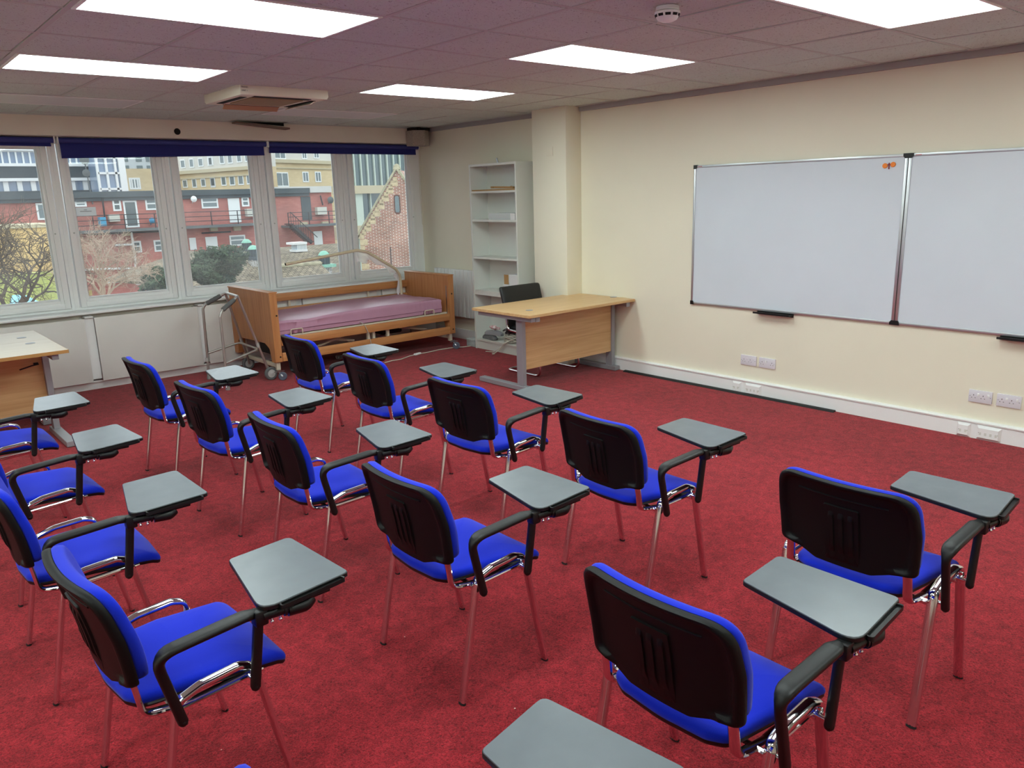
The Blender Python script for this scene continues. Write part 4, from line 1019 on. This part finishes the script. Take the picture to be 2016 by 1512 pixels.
# --- long red building
F = Fac(-80, 60, 652, 60); L = F.px(652, 380)[0]
t = Thing('brick_building', tuple(F.P(L/2, GZ)), 'long red painted brick building with a rear walkway, across the yard', 'building')
zt = F.px(420, 384)[1]
g = G(); F.box(g, 0, L, GZ, zt, -9, 0); t.part('wall', g, B_red, smooth=False)
g = G(); F.box(g, -.2, L-2.2, zt, zt+.42, -9, .35); F.box(g, -.2, L-2.2, zt-.25, zt, 0, .2); t.part('roof_parapet', g, M_dark, smooth=False)
u0 = F.px(544, 373)[0]; g = G(); F.box(g, u0, L-.1, zt+.02, zt+.55, -6, .3); t.part('roof_canopy', g, mat('pale_roof_sheet', (196, 196, 192), .6), smooth=False)
windows(t, F, [(221.5, 391.5, 238, 415.5), (286, 390.4, 318, 413.3), (396, 388.2, 429, 410), (475.3, 387.4, 490, 406.5), (259.7, 474.5, 278.3, 497.4), (303, 472.3, 325, 495.2), (451.7, 462.8, 483, 484), (147, 393.7, 170, 407), (271.7, 552, 288, 560)], bar=.55, w=.12)
windows(t, F, [(244.5, 394.8, 271.5, 448), (72, 400, 90, 433)], w=.12, name='glazed_door')
def slabs(t, F, rects, m, name, d0=0, d1=.06):
    for r in rects:
        u0, u1, z0, z1 = F.rect(*r); g = G(); F.box(g, u0, u1, z0, z1, d0, d1); t.part(name, g, m, smooth=False)
slabs(t, F, [(450, 390, 472.5, 438), (405, 466, 428, 492), (373, 468, 386, 492), (617.7, 455, 634.3, 482)], M_winw, 'door_leaf')
slabs(t, F, [(593.5, 386.8, 612, 433)], M_dark, 'door_leaf')
slabs(t, F, [(211.7, 422, 232.5, 436), (482, 411, 501, 426), (620, 407.7, 638.4, 422.3)], mat('cream_ac_case', (200, 200, 190), .6), 'ac_unit', 0, .5)
slabs(t, F, [(412, 444, 426, 455), (458, 443, 472, 454), (590, 437, 603, 446), (632, 436, 644, 445), (240, 456, 255, 464)], M_stone, 'wall_bracket', 0, .3)
slabs(t, F, [(191, 427.5, 203, 445)], mat('blue_barrel', (70, 160, 200), .5), 'water_butt', .3, .9)
for (x, y, r) in ((377.6, 392, .24), (646, 394, .30), (295.8, 434, .22)):
    u, z = F.px(x, y); c = F.P(u, z, .45); m = M_winw if x < 600 and x > 300 else (M_lead2 if x > 600 else mat('blue_disc', (60, 140, 180), .5))
    t.part('satellite_dish', G().lathe([(.02, -.10), (r*.6, -.06), (r, 0), (r*.6, -.03), (.02, -.07)], tuple(c), tuple(F.n*-1+V(0, 0, .0)), 20).cyl(tuple(c), tuple(F.P(u, z-.3, 0)), .03), m)
# walkway + railings
def walkway(xa, xb_, yw):
    ua, ub = F.px(xa, yw)[0], F.px(xb_, yw)[0]; z = F.px((xa+xb_)/2, yw)[1]
    g = G(); F.box(g, ua, ub, z-.18, z, 0, 1.6); t.part('walkway', g, M_lead2, smooth=False)
    g = G(); n = int((ub-ua)/2.2)+1
    for k in range(n+1):
        u = ua+(ub-ua)*k/n; F.box(g, u-.03, u+.03, z, z+1.05, 1.5, 1.56)
    for h in (.35, .7, 1.05): F.box(g, ua, ub, z+h-.025, z+h+.025, 1.5, 1.56)
    t.part('railing', g, M_rail, smooth=False); return z
walkway(110, 505, 447.5); zw = walkway(553, 670, 441)
g = G(); ua, za = F.px(553, 440); ub, zb = F.px(592, 474)
for k in range(14):
    f = k/13; F.box(g, ua+(ub-ua)*f-.15, ua+(ub-ua)*f+.22, za+(zb-za)*f-.08, za+(zb-za)*f, 1.0, 2.0)
g.tube([F.P(ua, za-.15, 2.0), F.P(ub, zb-.15, 2.0)], .12, n=6).tube([F.P(ua, za+.95, 2.0), F.P(ub+.6, zb+.3, 2.0)], .035, n=6)
for k in range(9):
    f = k/8; p = F.P(ua+(ub-ua)*f, za+(zb-za)*f, 2.0); g.tube([p, p+V(0, 0, .9)], .02, n=5)
t.part('stair', g, M_rail, smooth=False)
def pipes(t, F, lines, r, m, name, d=.25):
    for ln in lines: 
        t.part(name, G().tube([F.P(*F.px(*p), d) for p in ln], r, n=7), m)
pipes(t, F, [[(256.5, 457), (262, 492), (269, 560)], [(224, 482.5), (258, 481)], [(160, 531), (272, 527)], [(200, 556), (268, 552)]], .085, M_winw, 'waste_pipe')
pipes(t, F, [[(199, 385), (206, 440)], [(172, 462), (250, 458), (330, 455)], [(628, 385), (633, 404)], [(395, 459), (452, 456)]], .06, M_rail, 'drain_pipe')
u, z = F.px(182, 402); g = G().tube([F.P(u, z, .1), F.P(u-.2, z+5, .1)], .04, n=6)
for h, r in ((3.1, .32), (2.2, .26)): g.lathe([(.02, 0), (r, .05), (r, .1), (.02, .06)], tuple(F.P(u-.15, z+h, .3)), tuple(F.n*-1), 16)
g.box(*[v for p in ((F.P(u, z).x-.5, F.P(u, z).x+.5), (F.P(u, z).y-.1, F.P(u, z).y+.1), (z+4.4, z+4.5)) for v in p]); t.part('aerial_mast', g, M_lead2)
# --- tan brick flats behind
def zof(x, y, Y): return at(x, y, Y).z
Y1 = 88.0; zb1 = zof(500, 329, Y1); Y0 = Y1
for k in range(400):
    if zof(345, 340.5, Y0) < zb1: Y0 += .1
    else: break
Y2 = 86.0; zb2 = zof(537, 315.5, Y2); Y3 = Y2
for k in range(600):
    if zof(665, 320.3, Y3) < zb2: Y3 += .1
    else: break
def flats(name, label, xa, Ya, xb_, Yb, yband, xtop, upper, lower, mull, ytop):
    F = Fac(xa, Ya, xb_, Yb); L = (F.b-F.a).length
    t = Thing(name, tuple(F.P(L/2, GZ)), label, 'building', 'tan brick blocks of flats')
    zb = F.px(*yband)[1]
    g = G(); F.box(g, 0, L, GZ, zb, -1.5, 0); t.part('wall', g, B_tan, smooth=False)
    g = G(); F.box(g, 0, L, zb, ytop, -1.5, 0); t.part('upper_wall', g, M_render, smooth=False)
    g = G(); F.box(g, -.1, L+.1, zb-.25, zb+.15, 0, .35); F.box(g, -.1, L+.1, zb-.9, zb-.75, 0, .15); t.part('stone_band', g, M_stone, smooth=False)
    windows(t, F, upper+lower, w=.13, mull=mull)
    return t, F
s1, s2 = .21827, .22489
up = [(1630, 385, 1672, 465), (1710, 375, 1750, 460), (1790, 370, 1834, 450), (1880, 360, 1924, 440)]; lo = [(1650, 565, 1692, 640), (1735, 555, 1775, 640), (1815, 555, 1857, 632), (1900, 545, 1942, 637)]
U = [(a*s1, 230+b*s1, c_*s1, 230+d*s1) for a, b, c_, d in up] + [(400+a*s2, 230+b*s2, 400+c_*s2, 230+d*s2) for a, b, c_, d in ((40, 345, 82, 430), (145, 325, 187, 415), (215, 325, 258, 410), (295, 318, 338, 400), (366, 312, 405, 395))]
Lw = [(a*s1, 230+b*s1, c_*s1, 230+d*s1) for a, b, c_, d in lo] + [(400+a*s2, 230+b*s2, 400+c_*s2, 230+d*s2) for a, b, c_, d in ((65, 530, 108, 612), (160, 520, 204, 604), (232, 515, 280, 602), (308, 510, 356, 597), (382, 505, 428, 592))]
flats('apartment_block', 'tan brick flats with cream top storey, seen through the third window', 338, Y0, 527, Y1*.965, (500, 329), 0, U, Lw, None, zb1+9)
U = [(400+a*s2, 230+b*s2, 400+c_*s2, 230+d*s2) for a, b, c_, d in ((620, 290, 720, 370), (860, 290, 905, 370), (965, 295, 1012, 365))]
Lw = [(400+a*s2, 230+b*s2, 400+c_*s2, 230+d*s2) for a, b, c_, d in ((635, 485, 745, 612), (868, 480, 922, 572), (978, 480, 1030, 572))]
flats('apartment_block', 'tan brick flats wing with larger windows, seen through the fourth window', 533, Y2, 680, Y3, (600, 318), 0, U, Lw, 2, zb2+9)
F = Fac(244, 100, 309, 100); t = Thing('apartment_block', tuple(F.P(4, GZ)), 'plain tan brick block beside the blue glass tower', 'building', 'tan brick blocks of flats')
g = G(); F.box(g, 0, (F.b-F.a).length, GZ, F.px(275, 332)[1], -10, 0); t.part('wall', g, B_tan, smooth=False)
windows(t, F, [(254.3, 350, 276.5, 373)], w=.2, mull=4)
# --- glass offices on the left
F = Fac(-160, 84, 196, 84); Lf = (F.b-F.a).length
t = Thing('office_building', tuple(F.P(Lf/2, GZ)), 'white framed glass office with a dark band, behind the red building at left', 'building')
z1, z2, z3, z4, z5 = [F.px(120, y)[1] for y in (375, 351, 328, 298, 270)]
g = G(); F.box(g, 0, Lf, GZ, z5+2, -3, 0); t.part('glazing', g, M_og2, smooth=False)
g = G(); F.box(g, 0, Lf, z2, z3, 0, .5); F.box(g, 0, Lf, GZ, z1, 0, .4); t.part('dark_band', g, M_dark, smooth=False)
g = G()
for z in (z2-.25, z3, z4, z5): F.box(g, 0, Lf, z, z+.28, 0, .55)
n = 26
for k in range(n):
    u = Lf*k/n; F.box(g, u-.07, u+.07, z3, z5, 0, .25)
    if k % 2 == 0: F.box(g, u-.3, u+.12, z1, z2, 0, .3)
F.box(g, 0, Lf, (z3+z4)/2+.6, (z3+z4)/2+.72, 0, .2)
t.part('white_framing', g, M_winw, smooth=False)
F = Fac(197.5, 80, 250, 80); Lf = (F.b-F.a).length
t = Thing('office_building', tuple(F.P(Lf/2, GZ)), 'blue glass stair tower with white mullions left of the tan flats', 'building')
zt = F.px(225, 285)[1]; g = G(); F.box(g, 0, Lf, GZ, zt, -3, 0); t.part('glazing', g, M_og2, smooth=False)
g = G()
for k in range(4): u = Lf*k/3; F.box(g, u-.1, u+.1, GZ, zt, 0, .3)
for y in (372, 341, 310): z = F.px(225, y)[1]; F.box(g, 0, Lf, z-.1, z+.1, 0, .3)
F.box(g, Lf-.5, Lf+.1, GZ, zt, 0, .32)
t.part('white_framing', g, M_winw, smooth=False)
F = Fac(246, 130, 312, 130); Lf = (F.b-F.a).length
t = Thing('tower_block', tuple(F.P(Lf/2, GZ)), 'distant grey tower block with stacked balconies', 'building')
zt = F.px(275, 270)[1]; g = G(); F.box(g, 0, Lf, GZ, zt, -8, 0); t.part('wall', g, mat('pale_grey_cladding', (180, 188, 192), .7), smooth=False)
g = G(); z0 = F.px(275, 335)[1]
for k in range(12):
    for a, b in ((.05, .22), (.45, .62), (.75, .95)): F.box(g, Lf*a, Lf*b, z0+k*1.3, z0+k*1.3+.7, 0, .1)
t.part('window_bands', g, M_og, smooth=False)
# --- teal glass building
F = Fac(672, 70, 860, 70); Lf = (F.b-F.a).length
t = Thing('office_building', tuple(F.P(Lf/2, GZ)), 'teal glass office behind the brick gable in the last window', 'building')
za, zb_, zt = F.px(740, 380.6)[1], F.px(740, 365)[1], F.px(740, 270)[1]
g = G(); F.box(g, 0, Lf, zb_, zt, -1.5, 0); t.part('upper_glazing', g, M_teal, smooth=False)
g = G(); F.box(g, 0, Lf, GZ, za, -1.5, -.3); t.part('lower_glazing', g, M_teal, smooth=False)
g = G(); F.box(g, -.3, Lf, za, zb_, -1.5, .4); F.box(g, F.px(655, 440)[0], F.px(712, 440)[0], F.px(690, 470)[1], F.px(690, 445)[1], -1, 1); t.part('stone_band', g, M_stone, smooth=False)
g = G()
for k in range(16):
    u = Lf*k/15; F.box(g, u-.06, u+.06, zb_, zt, 0, .25)
for k in range(8):
    u = Lf*k/7; F.box(g, u-.06, u+.06, GZ, za, -.3, 0)
u = F.px(703, 420)[0]; F.box(g, u-.1, u+.75, GZ, za, -.3, .1)
t.part('mullions', g, M_tealm, smooth=False)
# --- brick gable
F = Fac(707, 33, 860, 30.2)
t = Thing('gable_building', tuple(F.P(2, GZ)), 'old red brick gable end with mossy coping and slit window', 'building')
ua, za = F.px(780.5, 334); ul, zl = F.px(707.5, 459); ur = ua+(ua-ul)
poly = [(ul, GZ), (ur, GZ), (ur, zl), (ua, za), (ul, zl)]
g = G().prism([Vector(p) for p in poly], lambda u, v, w: F.P(u, v, w), -4, 0); wall = t.part('gable_wall', g, B_gable, smooth=False)
g = G()
for (p, q) in (((ul-.25, zl-.42), (ua, za)), ((ua, za), (ur+.25, zl-.42))):
    p, q = Vector(p), Vector(q); d = (q-p).normalized(); nn = Vector((-d.y, d.x)); 
    if nn.y < 0: nn = -nn
    g.prism([p, q, q+nn*.10, p+nn*.10], lambda u, v, w: F.P(u, v, w), -.35, .10)
g.lathe([(.05, -.1), (.22, .02), (.16, .22), (.05, .3)], tuple(F.P(ua, za, -.12)), n=8)
t.part('coping', g, M_cope, smooth=False)
g = G(); q = random.Random(5)
n = 15
for k in range(n):
    zt_ = za-.35-(za-zl-.35)*k/n; zb_q = zt_-.30; u = ul+(ua-ul)*(zt_-zl)/(za-zl); ww = .40 if k % 2 else .24
    F.box(g, u+.01, min(u+ww, 2*ua-u), zb_q, zt_-.01, -.02, .012)
for k in range(7): F.box(g, ul, ul+(.42 if k % 2 else .25), zl-.32*(k+1), zl-.32*k-.02, -.02, .012)
t.part('quoins', g, mat('pale_quoin_brick', (198, 180, 146), .85, var=.2, vscale=6), smooth=False)
u, z = F.px(782, 401)
sl = rpoly([(u-.11, z-.45), (u+.11, z-.45), (u+.11, z+.40), (u-.11, z+.40)], .10, 5); so = rpoly([(u-.17, z-.53), (u+.17, z-.53), (u+.17, z+.47), (u-.17, z+.47)], .15, 5)
w = t.part('slit_window', G().prism(so, lambda u, v, w: F.P(u, v, w), -.02, .015), mat('dark_brick_surround', (92, 60, 52), .8), smooth=False)
t.part('pane', G().prism(sl, lambda u, v, w: F.P(u, v, w), 0, .02), M_og, parent=w, smooth=False)
slb = F.px(773, 492); t.part('flue_pipe', G().tube([F.P(*F.px(769, 486), .08), F.P(*F.px(772, 540), .08)], .025, n=6), M_rail)
# --- hall roofs in the yard
def roofslope(t, pts, m, nm, th=.15):
    pts = [Vector(p) for p in pts]; n = (pts[1]-pts[0]).cross(pts[2]-pts[0]).normalized()
    return t.part(nm, G().loft([[p for p in pts], [p-n*th*(1 if n.z > 0 else -1) for p in pts]]), m, smooth=False)
def A(x, y, Y): return at(x, y, Y)
t = Thing('hall_roof', tuple(A(500, 560, 34)*1.0), 'mossy tiled hall roof with a rounded hip in the third window', 'roof')
apex = A(484, 503, 34); e1 = A(418, 566, 31); 
e0 = V(e1.x, e1.y, e1.z)
roofslope(t, [e1, V(e1.x+4.6, e1.y-.3, e1.z-.25), V(apex.x+4.6, apex.y, apex.z-.1), apex], B_tile, 'tiled_slope')
roofslope(t, [e1, apex, V(apex.x-.2, apex.y+8, apex.z), V(e1.x-1.6, e1.y+12, e1.z-.2)], B_tile, 'tiled_slope')
t.part('hip_ridge', G().tube([e1+V(0, 0, .02), e1.lerp(apex, .5)+V(0, 0, .06), apex+V(0, 0, .05)], [.10, .13, .17], n=10), M_cope)
t.part('wall', G().box(e1.x+.1, e1.x+4.7, e1.y+.3, e1.y+9, GZ, e1.z-.05), B_gable, smooth=False)
t = Thing('hall_roof', tuple(A(610, 560, 40)), 'brown tiled hall roof with skylight ridge in the fourth window', 'roof')
r0, r1 = A(548, 487, 46), A(690, 476.5, 46); b0, b1 = A(540, 575, 33), A(700, 560, 33)
b0.z = b1.z = min(b0.z, b1.z)
roofslope(t, [b0, b1, V(r1.x, r1.y, r0.z), r0], B_tile, 'tiled_slope')
l0, l1 = A(548, 525, 30.5), A(632, 533, 31.5)
t.part('ridge_tiles', G().tube([V(l0.x-.3, l0.y, l0.z), V(l1.x, l1.y, l0.z-.1)], .11, n=10), M_cope)
lf = V(0, -3.2, -1.5)
roofslope(t, [V(l0.x-.3, l0.y, l0.z)+lf, V(l1.x, l1.y, l0.z-.1)+lf, V(l1.x, l1.y, l0.z-.1), V(l0.x-.3, l0.y, l0.z)], B_tile, 'tiled_slope')
t.part('wall', G().box(b0.x+.2, b1.x, b0.y+.3, r0.y+8, GZ, b0.z-.05), B_gable, smooth=False)
# skylight
F = Fac(577, 43, 605, 43)
t = Thing('roof_skylight', tuple(F.P(.6, F.px(590, 494)[1])), 'white framed roof skylight at the foot of the iron stair', 'skylight')
u0, u1, z0, z1 = F.rect(579, 480, 603, 494); g = G(); F.box(g, u0+.2, u1, z0, z1, -.8, 0); t.part('glazing', g, mat('pale_skylight_glass', (178, 196, 204), .3), smooth=False)
g = G(); F.box(g, u0-.1, u1+.05, z1-.04, z1+.10, -.9, .08); F.box(g, u0+.1, u1+.05, z0-.05, z0+.08, -.9, .06)
for k in range(7): u = u0+.25+(u1-u0-.25)*k/6; F.box(g, u-.025, u+.025, z0, z1, 0, .03)
t.part('frame', g, M_winw, smooth=False)
# lanterns
def lantern(x, ytop, ymid, ybase, Y, hw, label, square=False):
    p = at(x, ytop, Y); zm = at(x, ymid, Y).z; zb = at(x, ybase, Y).z
    t = Thing('roof_lantern', (p.x, p.y, zb), label, 'roof lantern', 'copper domed roof lanterns')
    zc = p.z-hw*.85
    t.part('dome', G().lathe([(hw*1.12, zc), (hw*1.05, zc+.04), (hw*.85, zc+hw*.45), (hw*.5, zc+hw*.75), (.02, p.z)], (p.x, p.y, 0), n=18), M_copper)
    t.part('drum', G().lathe([(hw*.9, zm), (hw*.9, zc)], (p.x, p.y, 0), n=18), M_louv)
    g = G()
    for k in range(12): a = 2*PI*k/12; g.box(p.x+hw*.95*math.cos(a)-.02, p.x+hw*.95*math.cos(a)+.02, p.y+hw*.95*math.sin(a)-.02, p.y+hw*.95*math.sin(a)+.02, zm, zc)
    t.part('louvres', g, M_dark, smooth=False)
    t.part('collar', G().lathe([(hw*1.2, zm-.10), (hw*1.2, zm+.03), (hw*.9, zm+.06)], (p.x, p.y, 0), n=18) if not square else G().box(p.x-hw*1.6, p.x+hw*1.6, p.y-hw*1.6, p.y+hw*1.6, zm-.15, zm), M_louv if not square else M_copper, smooth=False)
    t.part('pedestal', G().box(p.x-hw*.95, p.x+hw*.95, p.y-hw*.95, p.y+hw*.95, zb-1.2, zm-.08), mat('flaking_white_paint', (196, 196, 194), .8, c2=(120, 112, 104), vscale=12), smooth=False)
lantern(484.5, 470.5, 492, 503, 37, .24, 'green domed lantern farther back, left of the pair by the hip')
lantern(497.5, 482.5, 508, 524, 33, .24, 'green domed lantern in front, right of the pair by the hip')
lantern(637, 493.5, 520, 540, 33, .27, 'green domed lantern on a square base behind the lifting pole', True)
# ochre wall block at left, yellow green hoarding, awning
F = Fac(-160, 30, 104, 30); Lf = (F.b-F.a).length
t = Thing('garden_building', tuple(F.P(Lf/2, GZ)), 'ochre rendered wall behind the bare tree at far left', 'building')
zt = F.px(50, 449)[1]; g = G(); F.box(g, 0, Lf, GZ, zt, -4, 0); t.part('wall', g, M_ochre, smooth=False)
g = G(); F.box(g, -.1, Lf+.1, zt, zt+.12, -4.1, .1); t.part('coping', g, M_stone, smooth=False)
F = Fac(-160, 26, 108, 26); Lf = (F.b-F.a).length; zt = F.px(50, 543)[1]
g = G(); F.box(g, 0, Lf, GZ, zt, -.3, 0); F.box(g, 0, Lf, zt, zt+.08, -.35, .05)
single('yellow_green_hoarding', g, mat('yellow_green_board', (176, 182, 104), .7, var=.1, vscale=1), tuple(F.P(Lf/2, GZ)), 'yellow-green boarded fence below the ochre wall', 'fence', smooth=False)
F = Fac(15, 22, 84, 22); u0, u1, z0, z1 = F.rect(15, 584, 82, 600); g = G()
g.loft([[F.P(u0+.25, z1, -.8), F.P(u1-.3, z1, -.8), F.P(u1-.3, z1-.05, -.8), F.P(u0+.25, z1-.05, -.8)], [F.P(u0, z0, 0), F.P(u1, z0, 0), F.P(u1, z0-.05, 0), F.P(u0, z0-.05, 0)]])
F.box(g, u0, u0+.06, GZ, z0, -.1, -.04); F.box(g, u1-.06, u1, GZ, z0, -.1, -.04)
single('garden_awning', g, mat('pale_blue_canvas', (140, 206, 222), .7), tuple(F.P((u0+u1)/2, GZ)), 'pale blue awning low in the far left window', 'awning', smooth=False)
# bare trees
def bare_tree(base, top, spread, seed, label, m, depth=7, r0=.13, up=.25):
    q = random.Random(seed); g = G(); trunk = G(); base = Vector(base); top = Vector(top)
    trunk.tube([base, base.lerp(top, .5)+V(.15, .1, 0), top], [r0*1.5, r0*1.2, r0], n=8)
    def grow(p, d, L, r, k):
        n = 3; pts = [p]
        for i in range(n):
            d = (d+V(q.gauss(0, .22), q.gauss(0, .22), q.gauss(0, .18)+up*.25)).normalized(); pts.append(pts[-1]+d*L/n)
        g.tube(pts, [r*(1-.35*i/n) for i in range(n+1)], n=5 if k > 2 else 3, cap=False)
        if k <= 0: return
        for j in range(3 if k > 2 else 4):
            w = V(q.gauss(0, 1), q.gauss(0, 1), q.gauss(0, .8)).normalized()
            nd = (d+w*.95).normalized(); st = pts[-1] if j < 2 else pts[q.choice((1, 2))]
            grow(st, nd, L*q.uniform(.66, .86), r*.62, k-1)
    for j in range(5):
        a = 2*PI*j/5+q.uniform(-.4, .4); grow(top, V(math.cos(a)*.8, math.sin(a)*.8, .75).normalized(), spread*q.uniform(.8, 1.1), r0*.62, depth-2)
    t = Thing('bare_tree', tuple(base), label, 'tree', 'leafless trees in the yard')
    t.part('trunk', trunk, M_bark); t.part('branches', g, m)
tp = at(20, 640, 12); bare_tree((tp.x, tp.y, GZ), (tp.x, tp.y, tp.z), .85, 3, 'leafless grey tree close to the far left window', M_bark, r0=.075, depth=7)
tp = at(205, 590, 17); bare_tree((tp.x, tp.y, GZ), (tp.x, tp.y, tp.z), .62, 9, 'leafless pale twiggy tree outside the second window', M_twig, r0=.06, depth=7)
# evergreens
def bush(c, rad, n, seed, label, leaf=.09):
    q = random.Random(seed); g = G(); c = Vector(c); tr = G().tube([V(c.x, c.y, GZ), V(c.x, c.y, c.z)], [.12, .06], n=7)
    lobes = [(c+V(q.uniform(-1, 1)*rad[0]*.7, q.uniform(-1, 1)*rad[1]*.6, q.uniform(-1, 1)*rad[2]*.75), q.uniform(.35, .6)) for _ in range(16)]
    for k in range(n):
        lc, lr = q.choice(lobes); d = V(q.gauss(0, 1), q.gauss(0, 1), q.gauss(0, 1)).normalized()
        p = lc + V(d.x*rad[0], d.y*rad[1], d.z*rad[2]*.6)*lr*q.uniform(.6, 1.05)
        a = V(q.gauss(0, 1), q.gauss(0, 1), q.gauss(0, 1)).normalized(); b = a.orthogonal().normalized(); L = leaf*q.uniform(.6, 1.4)
        g.add([p-a*L, p-b*L*.35, p+a*L, p+b*L*.35], [(0, 1, 2, 3)])
    t = Thing('evergreen_bush', (c.x, c.y, GZ), label, 'tree', 'evergreen bushes in the yard')
    t.part('stem', tr, M_bark); t.part('foliage', g, M_green, smooth=False)
c = at(418, 528, 27); bush((c.x, c.y, c.z), (1.15, 1.1, 1.25), 9000, 2, 'dark evergreen bush left of the hip roof in the third window')
c = at(330, 565, 25); bush((c.x, c.y, c.z), (.75, .8, .8), 4500, 6, 'lower evergreen bush at the right of the second window')

# ------------------------------------------------------------------ light and camera
w = bpy.data.worlds.new('overcast_sky'); scene.world = w; w.use_nodes = True; nt = w.node_tree
bg = nt.nodes['Background']; tc = nt.nodes.new('ShaderNodeTexCoord'); sp = nt.nodes.new('ShaderNodeSeparateXYZ'); cr = nt.nodes.new('ShaderNodeValToRGB')
nt.links.new(tc.outputs['Generated'], sp.inputs[0]); nt.links.new(sp.outputs[2], cr.inputs[0]); nt.links.new(cr.outputs[0], bg.inputs[0])
cr.color_ramp.elements[0].color = (.80, .86, .92, 1); cr.color_ramp.elements[1].color = (1.0, 1.03, 1.08, 1); bg.inputs[1].default_value = 2.45

cam = bpy.data.cameras.new('camera'); co = bpy.data.objects.new('camera', cam); COL.objects.link(co)
m = Matrix((RT, UP, -FW)).transposed().to_4x4(); m.translation = CAM; co.matrix_world = m
cam.sensor_width = 36; cam.lens = FPX/2016*36; cam.clip_start = .05; cam.clip_end = 600
scene.camera = co
vs_ = scene.view_settings; vs_.view_transform = 'Standard'; vs_.look = 'None'; vs_.gamma = 1; vs_.use_curve_mapping = False; vs_.exposure = 0.0
scene.cycles.use_denoising = True; scene.cycles.max_bounces = 8; scene.cycles.diffuse_bounces = 5; scene.cycles.glossy_bounces = 4; scene.cycles.transparent_max_bounces = 12
scene.cycles.sample_clamp_indirect = 6; scene.cycles.caustics_reflective = False; scene.cycles.caustics_refractive = False
